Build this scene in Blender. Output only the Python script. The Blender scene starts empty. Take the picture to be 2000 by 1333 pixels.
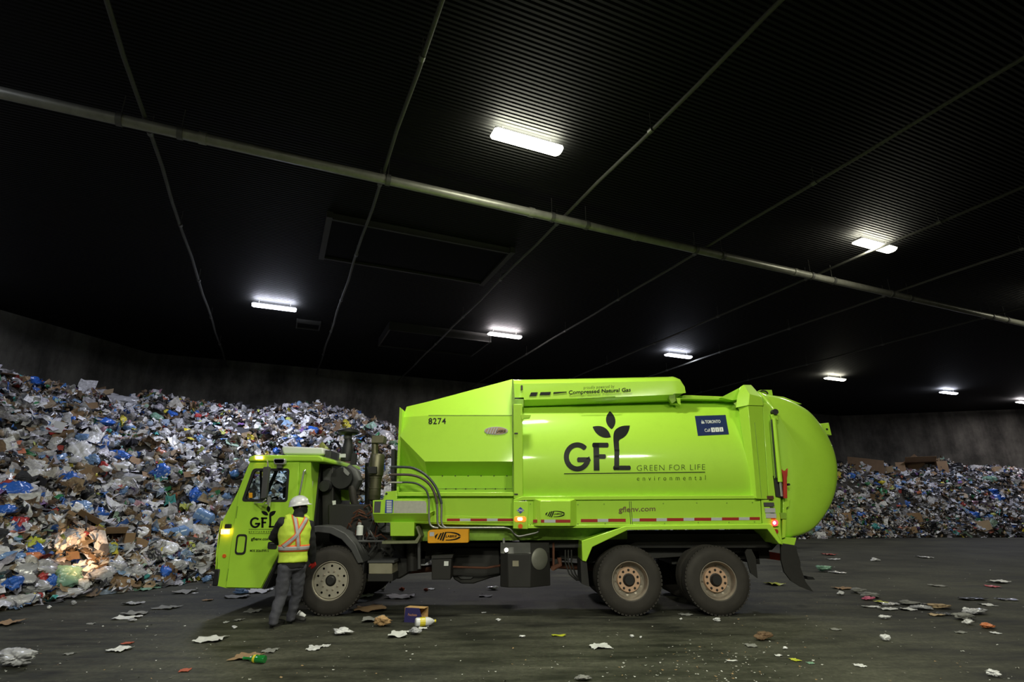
import bpy, bmesh, math, random
import numpy as np
from mathutils import Vector, Matrix, Quaternion
from mathutils.bvhtree import BVHTree
random.seed(11)
rng = np.random.default_rng(7)
scene = bpy.context.scene
COL = scene.collection

# ---------------------------------------------------------------- camera, world, exposure
CAM_H, FPX, PITCH = 1.70, 1047.0, math.radians(17.05)
cam_data = bpy.data.cameras.new('camera')
cam_data.sensor_width = 36.0
cam_data.lens = FPX / 2000.0 * 36.0
cam_data.clip_start, cam_data.clip_end = 0.05, 300
cam = bpy.data.objects.new('camera', cam_data)
COL.objects.link(cam)
cam.location = (0, 0, CAM_H)
cam.rotation_euler = (math.radians(90) + PITCH, 0, 0)
scene.camera = cam
vs = scene.view_settings
vs.view_transform = 'Standard'; vs.look = 'None'; vs.gamma = 1.0; vs.use_curve_mapping = False
vs.exposure = 0.0
world = bpy.data.worlds.new('hall_air'); scene.world = world
world.use_nodes = True
world.node_tree.nodes['Background'].inputs[0].default_value = (0.6, 0.7, 0.8, 1)
world.node_tree.nodes['Background'].inputs[1].default_value = 0.004
LAMP_W = 330.0

# ---------------------------------------------------------------- measuring helpers
CP, SP = math.cos(PITCH), math.sin(PITCH)
def ray(px, py):
    x, y = px - 1000.0, 666.5 - py
    return x, FPX * CP - y * SP, FPX * SP + y * CP
def W(px, py, Y):
    x, f, u = ray(px, py); k = Y / f
    return Vector((x * k, Y, CAM_H + u * k))
def G(px, py, z=0.0):
    x, f, u = ray(px, py); k = (z - CAM_H) / u
    return Vector((x * k, f * k, z))
def project(p):
    x, y, z = p[0], p[1], p[2] - CAM_H
    d = y * CP + z * SP
    return 1000 + FPX * x / d, 666.5 - FPX * (z * CP - y * SP) / d

# ---------------------------------------------------------------- materials
def mat(name, color, rough=0.5, metal=0.0, noise=0.0, nscale=8.0, bump=0.0, coat=0.0, emis=0.0, ecol=None, trans=0.0, alpha=1.0, spec=0.5, dirt=None, dscale=2.0, damt=0.5):
    m = bpy.data.materials.new(name); m.use_nodes = True
    nt = m.node_tree; b = nt.nodes['Principled BSDF']
    c = (*color, 1)
    b.inputs['Base Color'].default_value = c
    b.inputs['Roughness'].default_value = rough
    b.inputs['Metallic'].default_value = metal
    b.inputs['Specular IOR Level'].default_value = spec
    if coat: b.inputs['Coat Weight'].default_value = coat; b.inputs['Coat Roughness'].default_value = 0.08
    if trans: b.inputs['Transmission Weight'].default_value = trans
    b.inputs['Alpha'].default_value = alpha
    if emis:
        b.inputs['Emission Color'].default_value = (*(ecol or color), 1); b.inputs['Emission Strength'].default_value = emis
    tc = nt.nodes.new('ShaderNodeTexCoord')
    last = None
    if noise or bump:
        n = nt.nodes.new('ShaderNodeTexNoise'); n.inputs['Scale'].default_value = nscale; n.inputs['Detail'].default_value = 6
        nt.links.new(tc.outputs['Object'], n.inputs['Vector'])
        if noise:
            mx = nt.nodes.new('ShaderNodeMix'); mx.data_type = 'RGBA'
            mx.inputs[6].default_value = tuple(v * (1 - noise) for v in color) + (1,)
            mx.inputs[7].default_value = tuple(min(1, v * (1 + noise)) for v in color) + (1,)
            nt.links.new(n.outputs['Fac'], mx.inputs[0]); nt.links.new(mx.outputs[2], b.inputs['Base Color']); last = mx
        if bump:
            bp = nt.nodes.new('ShaderNodeBump'); bp.inputs['Strength'].default_value = bump; bp.inputs['Distance'].default_value = 0.02
            nt.links.new(n.outputs['Fac'], bp.inputs['Height']); nt.links.new(bp.outputs[0], b.inputs['Normal'])
    if dirt:
        n2 = nt.nodes.new('ShaderNodeTexNoise'); n2.inputs['Scale'].default_value = dscale; n2.inputs['Detail'].default_value = 8; n2.inputs['Roughness'].default_value = 0.7
        nt.links.new(tc.outputs['Object'], n2.inputs['Vector'])
        r = nt.nodes.new('ShaderNodeMapRange'); r.inputs[1].default_value = 0.48; r.inputs[2].default_value = 0.75; r.inputs[4].default_value = damt
        nt.links.new(n2.outputs['Fac'], r.inputs[0])
        mx = nt.nodes.new('ShaderNodeMix'); mx.data_type = 'RGBA'
        mx.inputs[7].default_value = (*dirt, 1); mx.inputs[6].default_value = c
        if last: nt.links.new(last.outputs[2], mx.inputs[6])
        nt.links.new(r.outputs[0], mx.inputs[0]); nt.links.new(mx.outputs[2], b.inputs['Base Color'])
    return m

# ---------------------------------------------------------------- mesh helpers
def make_mesh(name, verts, faces, sharp=32):
    me = bpy.data.meshes.new(name)
    me.from_pydata([tuple(v) for v in verts], [], [tuple(f) for f in faces])
    me.validate()
    bm = bmesh.new(); bm.from_mesh(me)
    bmesh.ops.recalc_face_normals(bm, faces=bm.faces)
    finish(bm, me, sharp); bm.free()
    return me
def finish(bm, me, sharp=32):
    a = math.radians(sharp)
    for f in bm.faces: f.smooth = True
    for e in bm.edges:
        if len(e.link_faces) == 2:
            e.smooth = e.calc_face_angle(0) < a
    bm.to_mesh(me); me.update()
def put(name, me, m=None, parent=None, mods=None):
    """link one mesh; parts keep world placement under their parent"""
    o = bpy.data.objects.new(name, me); COL.objects.link(o)
    if m is not None and not me.materials: me.materials.append(m)
    if parent is not None:
        o.parent = parent
        o.matrix_parent_inverse = WORLD_M[parent.name].inverted()
        WORLD_M[o.name] = Matrix.Identity(4)
    return o
WORLD_M = {}
def root(name, loc, label, cat, group=None):
    o = bpy.data.objects.new(name, None); COL.objects.link(o); o.location = loc
    o.empty_display_size = 0.2
    WORLD_M[o.name] = Matrix.Translation(Vector(loc))
    tag(o, label, cat, group); return o
def tag(o, label=None, cat=None, group=None, kind=None):
    if label: o['label'] = label
    if cat: o['category'] = cat
    if group: o['group'] = group
    if kind: o['kind'] = kind
    return o
def recenter(o):
    """move a single-mesh thing's origin to the middle of its base"""
    me = o.data; n = len(me.vertices); co = np.empty(n * 3); me.vertices.foreach_get('co', co); co = co.reshape(-1, 3)
    c = np.array([(co[:, 0].min() + co[:, 0].max()) / 2, (co[:, 1].min() + co[:, 1].max()) / 2, co[:, 2].min()])
    me.vertices.foreach_set('co', (co - c).ravel()); me.update(); o.location = c
    return o
def bevel(o, w, seg=2, ang=30):
    md = o.modifiers.new('bevel', 'BEVEL'); md.width = w; md.segments = seg; md.limit_method = 'ANGLE'; md.angle_limit = math.radians(ang)
    md.harden_normals = False
    return o

class MB:
    """collects shapes into one mesh"""
    def __init__(s): s.v = []; s.f = []
    def add(s, verts, faces):
        k = len(s.v); s.v += [Vector(v) for v in verts]; s.f += [tuple(i + k for i in f) for f in faces]; return s
    def box(s, x0, x1, y0, y1, z0, z1):
        v = [(x, y, z) for z in (z0, z1) for y in (y0, y1) for x in (x0, x1)]
        return s.add(v, [(0, 2, 3, 1), (4, 5, 7, 6), (0, 1, 5, 4), (2, 6, 7, 3), (0, 4, 6, 2), (1, 3, 7, 5)])
    def pbox(s, px0, py0, px1, py1, Y, dy, Y0=None):
        """box whose near face fills a measured rectangle at depth Y"""
        a = W(px0, py1, Y); b = W(px1, py0, Y)
        return s.box(min(a.x, b.x), max(a.x, b.x), Y, Y + dy, min(a.z, b.z), max(a.z, b.z))
    def tube(s, pts, r, n=10, cap=True):
        pts = [Vector(p) for p in pts]; rr = r if hasattr(r, '__len__') else [r] * len(pts)
        k = len(s.v); up = None
        for i, p in enumerate(pts):
            t = (pts[min(i + 1, len(pts) - 1)] - pts[max(i - 1, 0)]).normalized()
            if up is None:
                up = t.orthogonal().normalized()
            else:
                up = (up - t * up.dot(t)); up = up.normalized() if up.length > 1e-6 else t.orthogonal().normalized()
            w = t.cross(up)
            for j in range(n):
                a = 2 * math.pi * j / n
                s.v.append(p + (up * math.cos(a) + w * math.sin(a)) * rr[i])
        for i in range(len(pts) - 1):
            for j in range(n):
                a = k + i * n + j; b = k + i * n + (j + 1) % n
                s.f.append((a, b, b + n, a + n))
        if cap:
            s.f.append(tuple(k + j for j in range(n))[::-1]); s.f.append(tuple(k + (len(pts) - 1) * n + j for j in range(n)))
        return s
    def lathe(s, prof, c=(0, 0, 0), axis='Y', n=48, cap=False):
        """prof = [(radius, along)]"""
        k = len(s.v); c = Vector(c)
        for (r, h) in prof:
            for j in range(n):
                a = 2 * math.pi * j / n; u, w = r * math.cos(a), r * math.sin(a)
                d = {'Y': (u, h, w), 'Z': (u, w, h), 'X': (h, u, w)}[axis]
                s.v.append(c + Vector(d))
        for i in range(len(prof) - 1):
            for j in range(n):
                a = k + i * n + j; b = k + i * n + (j + 1) % n
                s.f.append((a, b, b + n, a + n))
        if cap:
            s.f.append(tuple(k + j for j in range(n))); s.f.append(tuple(k + (len(prof) - 1) * n + j for j in range(n)))
        return s
    def loft(s, secs, closed=False, caps=True):
        """secs = equal-length lists of points; closed joins each section's ends"""
        k = len(s.v); n = len(secs[0])
        for sec in secs: s.v += [Vector(p) for p in sec]
        for i in range(len(secs) - 1):
            for j in range(n if closed else n - 1):
                a = k + i * n + j; b = k + i * n + (j + 1) % n
                s.f.append((a, b, b + n, a + n))
        if caps:
            s.f.append(tuple(range(k, k + n))); s.f.append(tuple(range(k + (len(secs) - 1) * n, k + len(secs) * n)))
        return s
    def prism(s, pts, Y0, Y1):
        """pts = [(x, z)]"""
        return s.loft([[(x, Y0, z) for x, z in pts], [(x, Y1, z) for x, z in pts]], closed=True)
    def pprism(s, pp, Yr, Y0, Y1):
        q = [W(a, b, Yr) for a, b in pp]
        return s.prism([(p.x, p.z) for p in q], Y0, Y1)
    def build(s, name, m, parent=None, sharp=32, bev=0, seg=2):
        me = make_mesh(name, s.v, s.f, sharp)
        o = put(name, me, m, parent)
        if bev: bevel(o, bev, seg)
        return o

def round_poly(pts, r, n=5):
    out = []; N = len(pts)
    for i in range(N):
        p0, p1, p2 = Vector(pts[i - 1]), Vector(pts[i]), Vector(pts[(i + 1) % N])
        d0, d2 = (p0 - p1), (p2 - p1); rr = min(r, d0.length * .45, d2.length * .45)
        a = p1 + d0.normalized() * rr; b = p1 + d2.normalized() * rr
        for k in range(n + 1):
            t = k / n; out.append(tuple((1 - t) ** 2 * a + 2 * t * (1 - t) * p1 + t * t * b))
    return out
def plate(name, outer, holes, Y0, Y1, m, parent=None, bev=0.0, sharp=32):
    """flat plate in the XZ plane with real holes; outer / holes = [(x, z)]"""
    bm = bmesh.new(); edges = []
    for loop in [outer] + holes:
        vs_ = [bm.verts.new((p[0], Y0, p[1])) for p in loop]
        for i in range(len(vs_)): edges.append(bm.edges.new((vs_[i], vs_[(i + 1) % len(vs_)])))
    bmesh.ops.triangle_fill(bm, use_beauty=True, edges=edges, normal=(0, -1, 0))
    fs = list(bm.faces)
    r = bmesh.ops.extrude_face_region(bm, geom=fs)
    for g in r['geom']:
        if isinstance(g, bmesh.types.BMVert): g.co.y = Y1
    bmesh.ops.recalc_face_normals(bm, faces=bm.faces)
    me = bpy.data.meshes.new(name); finish(bm, me, sharp); bm.free()
    o = put(name, me, m, parent)
    if bev: bevel(o, bev, 2, 50)
    return o
def pxz(pp, Y):
    return [(W(a, b, Y).x, W(a, b, Y).z) for a, b in pp]
def ell(cx, cy, rx, ry, n=32):
    return [(cx + rx * math.cos(2 * math.pi * i / n), cy + ry * math.sin(2 * math.pi * i / n)) for i in range(n)]
# ---------------------------------------------------------------- the hall
AZ = math.radians(66.9)
VD = Vector((math.sin(AZ), math.cos(AZ), 0))          # along the main pipe
UD = Vector((-math.cos(AZ), math.sin(AZ), 0))         # along the branch pipes
CEIL_Z = 8.5
def nodes(m): return m.node_tree, m.node_tree.nodes['Principled BSDF']

m_floor = mat('stained_concrete_floor', (0.05, 0.05, 0.045), 0.6, spec=0.22)
nt, b = nodes(m_floor)
tc = nt.nodes.new('ShaderNodeTexCoord')
def N(t, **k):
    n = nt.nodes.new(t)
    for a, v in k.items(): n.inputs[a].default_value = v
    return n
n1 = N('ShaderNodeTexNoise', Scale=0.35, Detail=8, Roughness=0.62)
mp = nt.nodes.new('ShaderNodeMapping'); mp.inputs['Rotation'].default_value = (0, 0, -0.25); mp.inputs['Scale'].default_value = (0.6, 2.2, 1)
n2 = N('ShaderNodeTexNoise', Scale=1.3, Detail=9, Roughness=0.65)
n3 = N('ShaderNodeTexNoise', Scale=14.0, Detail=7, Roughness=0.75)
nt.links.new(tc.outputs['Object'], n1.inputs['Vector']); nt.links.new(tc.outputs['Object'], mp.inputs['Vector'])
nt.links.new(mp.outputs[0], n2.inputs['Vector']); nt.links.new(tc.outputs['Object'], n3.inputs['Vector'])
cr = nt.nodes.new('ShaderNodeValToRGB'); cr.color_ramp.elements[0].position = 0.40; cr.color_ramp.elements[0].color = (0.007, 0.0075, 0.0055, 1)
cr.color_ramp.elements[1].position = 0.60; cr.color_ramp.elements[1].color = (0.066, 0.066, 0.049, 1)
mixn = nt.nodes.new('ShaderNodeMath'); mixn.operation = 'MULTIPLY_ADD'; mixn.inputs[1].default_value = 0.55
nt.links.new(n2.outputs['Fac'], mixn.inputs[0])
sc1 = nt.nodes.new('ShaderNodeMath'); sc1.operation = 'MULTIPLY'; sc1.inputs[1].default_value = 0.45
nt.links.new(n1.outputs['Fac'], sc1.inputs[0]); nt.links.new(sc1.outputs[0], mixn.inputs[2])
nt.links.new(mixn.outputs[0], cr.inputs[0])
mm = nt.nodes.new('ShaderNodeMix'); mm.data_type = 'RGBA'; mm.blend_type = 'MULTIPLY'; mm.inputs[0].default_value = 0.6
mr = nt.nodes.new('ShaderNodeMapRange'); mr.inputs[1].default_value = 0.3; mr.inputs[2].default_value = 0.7; mr.inputs[3].default_value = 0.2; mr.inputs[4].default_value = 1.85
nt.links.new(n3.outputs['Fac'], mr.inputs[0]); nt.links.new(cr.outputs[0], mm.inputs[6]); nt.links.new(mr.outputs[0], mm.inputs[7])
mp2 = nt.nodes.new('ShaderNodeMapping'); mp2.inputs['Rotation'].default_value = (0, 0, 0.5); mp2.inputs['Scale'].default_value = (0.25, 3.0, 1)
n4 = N('ShaderNodeTexNoise', Scale=3.0, Detail=6, Roughness=0.7); nt.links.new(tc.outputs['Object'], mp2.inputs['Vector']); nt.links.new(mp2.outputs[0], n4.inputs['Vector'])
n5 = N('ShaderNodeTexNoise', Scale=1.1, Detail=3); nt.links.new(tc.outputs['Object'], n5.inputs['Vector'])
n6 = N('ShaderNodeTexNoise', Scale=26.0, Detail=5, Roughness=.7); nt.links.new(tc.outputs['Object'], n6.inputs['Vector'])
m4 = nt.nodes.new('ShaderNodeMapRange'); m4.inputs[1].default_value = .58; m4.inputs[2].default_value = .75; m4.inputs[4].default_value = .55; nt.links.new(n4.outputs['Fac'], m4.inputs[0])
m5 = nt.nodes.new('ShaderNodeMapRange'); m5.inputs[1].default_value = .60; m5.inputs[2].default_value = .74; nt.links.new(n5.outputs['Fac'], m5.inputs[0])
m6 = nt.nodes.new('ShaderNodeMapRange'); m6.inputs[1].default_value = .56; m6.inputs[2].default_value = .66; nt.links.new(n6.outputs['Fac'], m6.inputs[0])
m56 = nt.nodes.new('ShaderNodeMath'); m56.operation = 'MULTIPLY'; nt.links.new(m5.outputs[0], m56.inputs[0]); nt.links.new(m6.outputs[0], m56.inputs[1])
mx_ = nt.nodes.new('ShaderNodeMath'); mx_.operation = 'MAXIMUM'; nt.links.new(m56.outputs[0], mx_.inputs[0]); nt.links.new(m4.outputs[0], mx_.inputs[1])
fin = nt.nodes.new('ShaderNodeMix'); fin.data_type = 'RGBA'; fin.inputs[7].default_value = (0.12, 0.115, 0.09, 1)
nt.links.new(mx_.outputs[0], fin.inputs[0]); nt.links.new(mm.outputs[2], fin.inputs[6])
nt.links.new(fin.outputs[2], b.inputs['Base Color'])
rr_ = nt.nodes.new('ShaderNodeMapRange'); rr_.inputs[3].default_value = 0.5; rr_.inputs[4].default_value = 0.9
nt.links.new(n2.outputs['Fac'], rr_.inputs[0]); nt.links.new(rr_.outputs[0], b.inputs['Roughness'])
bp = nt.nodes.new('ShaderNodeBump'); bp.inputs['Strength'].default_value = 0.25; bp.inputs['Distance'].default_value = 0.01
nt.links.new(mm.outputs[2], bp.inputs['Height']); nt.links.new(bp.outputs[0], b.inputs['Normal'])

m_ceil = mat('dark_ribbed_deck', (0.022, 0.023, 0.020), 0.75, spec=.15)
nt, b = nodes(m_ceil); tc = nt.nodes.new('ShaderNodeTexCoord')
wv = nt.nodes.new('ShaderNodeTexWave'); wv.wave_type = 'BANDS'; wv.bands_direction = 'Y'; wv.wave_profile = 'SIN'; wv.inputs['Scale'].default_value = 3.6
nt.links.new(tc.outputs['Object'], wv.inputs['Vector'])
bp = nt.nodes.new('ShaderNodeBump'); bp.inputs['Strength'].default_value = 0.9; bp.inputs['Distance'].default_value = 0.05
nt.links.new(wv.outputs['Fac'], bp.inputs['Height']); nt.links.new(bp.outputs[0], b.inputs['Normal'])
cr = nt.nodes.new('ShaderNodeValToRGB'); cr.color_ramp.elements[0].color = (0.0012, 0.0012, 0.0012, 1); cr.color_ramp.elements[1].color = (0.0036, 0.0037, 0.0032, 1)
cr.color_ramp.elements[0].position = 0.1; cr.color_ramp.elements[1].position = 0.5
nt.links.new(wv.outputs['Fac'], cr.inputs[0]); nt.links.new(cr.outputs[0], b.inputs['Base Color'])

m_wall = mat('stained_concrete_wall', (0.1, 0.095, 0.085), 0.85)
nt, b = nodes(m_wall); tc = nt.nodes.new('ShaderNodeTexCoord')
mp = nt.nodes.new('ShaderNodeMapping'); mp.inputs['Scale'].default_value = (0.8, 0.8, 0.2)
n1 = N('ShaderNodeTexNoise', Scale=1.4, Detail=8, Roughness=0.65); n2 = N('ShaderNodeTexNoise', Scale=0.5, Detail=9, Roughness=0.7)
nt.links.new(tc.outputs['Object'], mp.inputs['Vector']); nt.links.new(mp.outputs[0], n1.inputs['Vector']); nt.links.new(tc.outputs['Object'], n2.inputs['Vector'])
ad = nt.nodes.new('ShaderNodeMath'); ad.operation = 'MULTIPLY'; nt.links.new(n1.outputs['Fac'], ad.inputs[0]); nt.links.new(n2.outputs['Fac'], ad.inputs[1])
cr = nt.nodes.new('ShaderNodeValToRGB'); cr.color_ramp.elements[0].position = 0.14; cr.color_ramp.elements[1].position = 0.40
cr.color_ramp.elements[0].color = (0.035, 0.033, 0.028, 1); cr.color_ramp.elements[1].color = (0.19, 0.18, 0.155, 1)
nt.links.new(ad.outputs[0], cr.inputs[0]); nt.links.new(cr.outputs[0], b.inputs['Base Color'])
bp = nt.nodes.new('ShaderNodeBump'); bp.inputs['Strength'].default_value = 0.4; bp.inputs['Distance'].default_value = 0.03
nt.links.new(n2.outputs['Fac'], bp.inputs['Height']); nt.links.new(bp.outputs[0], b.inputs['Normal'])

o = MB().box(-26, 60, -20, 56, -0.3, 0.0).build('floor', m_floor); tag(o, kind='structure')
# ceiling slab, its own axes along the deck ribs
me = make_mesh('ceiling', [(x, y, z) for z in (0, .3) for y in (-50, 60) for x in (-45, 70)], [(0, 2, 3, 1), (4, 5, 7, 6), (0, 1, 5, 4), (2, 6, 7, 3), (0, 4, 6, 2), (1, 3, 7, 5)])
o = put('ceiling', me, m_ceil); o.location = (0, 0, CEIL_Z); o.rotation_euler = (0, 0, math.pi / 2 - AZ); tag(o, kind='structure')
P_L, P_C, P_K, P_R = Vector((-24.5, 2.5, 0)), Vector((-16.9, 24.1, 0)), Vector((26.0, 42.5, 0)), Vector((56, 34.2, 0))
P_L = P_C + Vector((-1.7, -5.8, 0)) * 5.0
def wall(name, a, b_, t=0.5):
    d = (b_ - a).normalized(); n = Vector((-d.y, d.x, 0)) * t
    v = [a, b_, b_ + n, a + n]; v = v + [p + Vector((0, 0, CEIL_Z)) for p in v]
    o = MB().add(v, [(0, 1, 2, 3), (4, 5, 6, 7), (0, 1, 5, 4), (1, 2, 6, 5), (2, 3, 7, 6), (3, 0, 4, 7)]).build(name, m_wall)
    return tag(o, kind='structure')
wall('wall_left', P_L, P_C); wall('wall_back', P_C, P_K); wall('wall_right', P_K, P_R)

# ---------------------------------------------------------------- sprinkler pipes under the deck
m_pipe = mat('dusty_galvanised_pipe', (0.25, 0.25, 0.21), 0.42, 0.4, noise=0.35, nscale=6, bump=0.15)
m_pipe2 = mat('dull_branch_pipe', (0.06, 0.06, 0.052), 0.65, 0.1, noise=0.3, nscale=4)
m_steel = mat('hanger_steel', (0.12, 0.12, 0.11), 0.5, 0.6)
PIPE_Z = 8.0
pm = G(748, 350, PIPE_Z)
crosses = [(283, 250), (748, 350), (1103, 432), (1380, 492), (1600, 543), (1752, 578), (1945, 622)]
main = root('main_sprinkler_pipe', pm + Vector((0, 0, 0)), 'thick grey pipe running the length of the hall under the dark ceiling', 'pipe')
MB().tube([pm - VD * 22, pm + VD * 45], 0.098, 20).build('pipe_run', m_pipe, main)
cps = []
for cx, cy in crosses:
    q = G(cx, cy, PIPE_Z); s = (q - pm).dot(VD); cps.append(pm + VD * s)
k = 0
for q in cps:
    for ds in (0.55, -0.35) if k != 1 else (0.1,):
        c = q + VD * ds
        mb = MB()
        mb.tube([c - VD * .045, c + VD * .045], 0.118, 20); mb.tube([c + Vector((0, 0, .09)), c + Vector((0, 0, CEIL_Z - PIPE_Z))], 0.009, 6)
        mb.build('pipe_hanger', m_steel, main)
    k += 1
for s in (6.1, 3.3, -3.2, 11.5):
    c = pm + VD * s
    MB().tube([c - VD * .06, c + VD * .06], 0.112, 20).build('pipe_coupling', m_pipe, main)
for i, q in enumerate(cps + [pm + VD * (-11.5)]):
    z = Vector((0, 0, 0.13))
    lab = ['thin branch pipe crossing the thick pipe at far left, above the left rubbish heap',
           'thin branch pipe crossing left of the nearest ceiling lamp and running towards the left heap',
           'thin branch pipe crossing the thick pipe just right of the nearest ceiling lamp',
           'thin branch pipe crossing the thick pipe between the nearest lamp and the right-hand lamp',
           'thin branch pipe passing just beside the right-hand warm ceiling lamp',
           'thin faint branch pipe crossing the thick pipe right of the warm lamp',
           'thin faint branch pipe crossing the thick pipe close to the right edge',
           'thin faint branch pipe at the far left edge above the heap'][i]
    end = 42
    # stop at the back wall
    d = P_K - P_C; n = Vector((-d.y, d.x, 0)).normalized(); t = (P_C - q).dot(n) / UD.dot(n)
    d2 = P_R - P_K; n2_ = Vector((-d2.y, d2.x, 0)).normalized(); den = UD.dot(n2_)
    t2 = (P_K - q).dot(n2_) / den if abs(den) > 1e-4 else 99
    d3 = P_C - P_L; n3_ = Vector((-d3.y, d3.x, 0)).normalized(); t3 = (P_C - q).dot(n3_) / UD.dot(n3_)
    t = min(v for v in (t, t2, t3) if v > 1) - 0.2
    r = root('branch_sprinkler_pipe', q + z, lab, 'pipe', 'thin branch pipes crossing under the ceiling')
    sagm = MB(); pts = []
    for j in range(25):
        s = -16 + (t + 16) * j / 24
        pts.append(q + z + UD * s + VD * 0.02 * math.sin(s * 1.3))
    sagm.tube(pts, 0.036, 10).build('pipe_run', m_pipe2, r)
    hm = MB(); s = -14.0
    while s < t - 1:
        c = q + z + UD * s
        MB().tube([c - UD * .05, c + UD * .05], 0.052, 10).tube([c, c + Vector((0, 0, CEIL_Z - PIPE_Z - .13))], 0.007, 5).build('pipe_hanger', m_steel, r)
        s += 3.6
    MB().tube([q + z * 0.2, q + z], 0.05, 10).build('tee_fitting', m_steel, r)

# ---------------------------------------------------------------- dark roof hatch and ducts
m_hatch = mat('dark_hatch_panel', (0.0015, 0.0015, 0.0015), 0.8, spec=.1)
m_hframe = mat('dark_hatch_frame', (0.02, 0.019, 0.016), 0.7)
def hatch(pp, name, label, cat, z=CEIL_Z, drop=0.16, fw=0.14):
    q = [G(a, b_, z - drop) for a, b_ in pp]
    c = sum(q, Vector()) / 4
    us = [(p - c).dot(VD) for p in q]; ws = [(p - c).dot(UD) for p in q]
    hx, hy = (max(us) - min(us)) / 2 * .93, (max(ws) - min(ws)) / 2 * .9
    r = root(name, (c.x, c.y, z - drop), label, cat)
    def bx(u0, u1, w0, w1, z0, z1):
        mb = MB(); v = [c + VD * u + UD * w for u, w in ((u0, w0), (u1, w0), (u1, w1), (u0, w1))]
        v = [Vector((p.x, p.y, z0)) for p in v] + [Vector((p.x, p.y, z1)) for p in v]
        return mb.add(v, [(0, 1, 2, 3), (4, 5, 6, 7), (0, 1, 5, 4), (1, 2, 6, 5), (2, 3, 7, 6), (3, 0, 4, 7)])
    bx(-hx, hx, -hy, hy, z - drop + .07, z).build('panel', m_hatch, r)
    bx(-hx - fw, -hx, -hy - fw, hy + fw, z - drop, z).build('frame', m_hframe, r)
    bx(hx, hx + fw, -hy - fw, hy + fw, z - drop, z).build('frame', m_hframe, r)
    bx(-hx, hx, hy, hy + fw * .5, z - drop, z).build('frame', m_hframe, r)
    bx(-hx, hx, -hy - fw * .5, -hy, z - drop, z).build('frame', m_hframe, r)
hatch([(635, 429), (1010, 495), (945, 557), (622, 506)], 'roof_hatch', 'large dark rectangular panel with a thin frame on the ceiling above the truck', 'ceiling panel')
hatch([(583, 631), (625, 636), (620, 647), (578, 641)], 'vent_cover', 'small dark rectangular cover on the ceiling beside the left bluish lamp', 'ceiling vent', fw=.05)
hatch([(752, 648), (960, 668), (930, 694), (738, 678)], 'ceiling_duct', 'dark shallow duct box on the ceiling near the back wall', 'duct', drop=.35, fw=.06)

# ---------------------------------------------------------------- ceiling lamps
LAMP_Z = 8.27
m_body = mat('lamp_housing_grey', (0.25, 0.25, 0.25), 0.5, 0.3)
TINT = {'warm': (1.0, 1.0, 0.80), 'cool': (0.80, 0.84, 1.0), 'mid': (1.0, 0.93, 0.96), 'pale': (1.0, 0.97, 0.78)}
m_lens = {k: mat('lit_lens_' + k, (1, 1, 1), 0.4, emis=13.0, ecol=v) for k, v in TINT.items()}
def lamp(px=None, py=None, loc=None, tint='warm', label='', power=1.0, wire=False):
    p = G(px, py, LAMP_Z) if px is not None else Vector((loc[0], loc[1], LAMP_Z))
    r = root('ceiling_lamp', p, label, 'ceiling lamp', 'long ceiling lamps in rows')
    Lh, Wh = 0.71, 0.165
    secs = []
    for s in (-Lh, -Lh + .05, Lh - .05, Lh):
        k = 0.72 if abs(s) == Lh else 1.0
        secs.append([p + VD * s + UD * (Wh * k * math.cos(a)) + Vector((0, 0, 0.02 - 0.075 * k * math.sin(a))) for a in [math.pi * i / 10 for i in range(11)]])
    MB().loft(secs, closed=True).build('lens', m_lens[tint], r, sharp=50)
    mb = MB(); v = [p + VD * a + UD * b_ for a, b_ in ((-Lh * .98, -Wh * .7), (Lh * .98, -Wh * .7), (Lh * .98, Wh * .7), (-Lh * .98, Wh * .7))]
    v = [q + Vector((0, 0, .021)) for q in v] + [q + Vector((0, 0, .08)) for q in v]
    mb.add(v, [(0, 1, 2, 3), (4, 5, 6, 7), (0, 1, 5, 4), (1, 2, 6, 5), (2, 3, 7, 6), (3, 0, 4, 7)]).build('housing', m_body, r)
    for s in (-.5, .5):
        MB().tube([p + VD * s + Vector((0, 0, .07)), p + VD * s + Vector((0, 0, CEIL_Z - LAMP_Z))], .006, 6).build('suspension_rod', m_steel, r)
    if wire:
        pts = [p + VD * (.1 + .17 * math.sin(t) * 1.0 * 1.3) * 1.0 + UD * (-.16) + Vector((0, 0, -.02 - .10 * math.cos(t))) for t in [(-1.4 + 2.8 * i / 12) for i in range(13)]]
        MB().tube(pts, .006, 6).build('loose_wire', m_lens['mid'], r)
    ld = bpy.data.lights.new('lamp_light', 'AREA'); ld.shape = 'RECTANGLE'; ld.size = 1.35; ld.size_y = 0.3
    ld.energy = LAMP_W * power; ld.color = TINT[tint]
    lo = bpy.data.objects.new('lamp_light', ld); COL.objects.link(lo)
    ud = bpy.data.lights.new('halo_fill_light', 'AREA'); ud.shape = 'RECTANGLE'; ud.size = 1.3; ud.size_y = 0.25  # added upward fill imitating the bloom halo on the ceiling
    ud.energy = LAMP_W * .55 * power; ud.color = TINT[tint]
    uo = bpy.data.objects.new('halo_fill_light', ud); COL.objects.link(uo); uo.parent = r; uo.location = (0, 0, .085); uo.rotation_euler = (math.pi, 0, math.pi / 2 - AZ)
    lo.parent = r; lo.location = (0, 0, -0.075); lo.rotation_euler = (0, 0, math.pi / 2 - AZ)
lamp(1030, 279, tint='warm', label='nearest and largest ceiling lamp, glowing white right above the middle of the truck')
lamp(1709, 481, tint='pale', power=.6, label='warm white ceiling lamp at the right, second in size')
lamp(536, 601, tint='cool', label='bluish white ceiling lamp above the left rubbish heap')
lamp(986, 656, tint='mid', label='ceiling lamp with a thin loose wire hanging below it', wire=True)
lamp(1325, 696, tint='cool', power=.7, label='small bluish ceiling lamp right of the wired lamp, above the truck roof')
lamp(1631, 741, tint='pale', power=.55, label='small yellowish ceiling lamp above the round tail of the truck')
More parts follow.
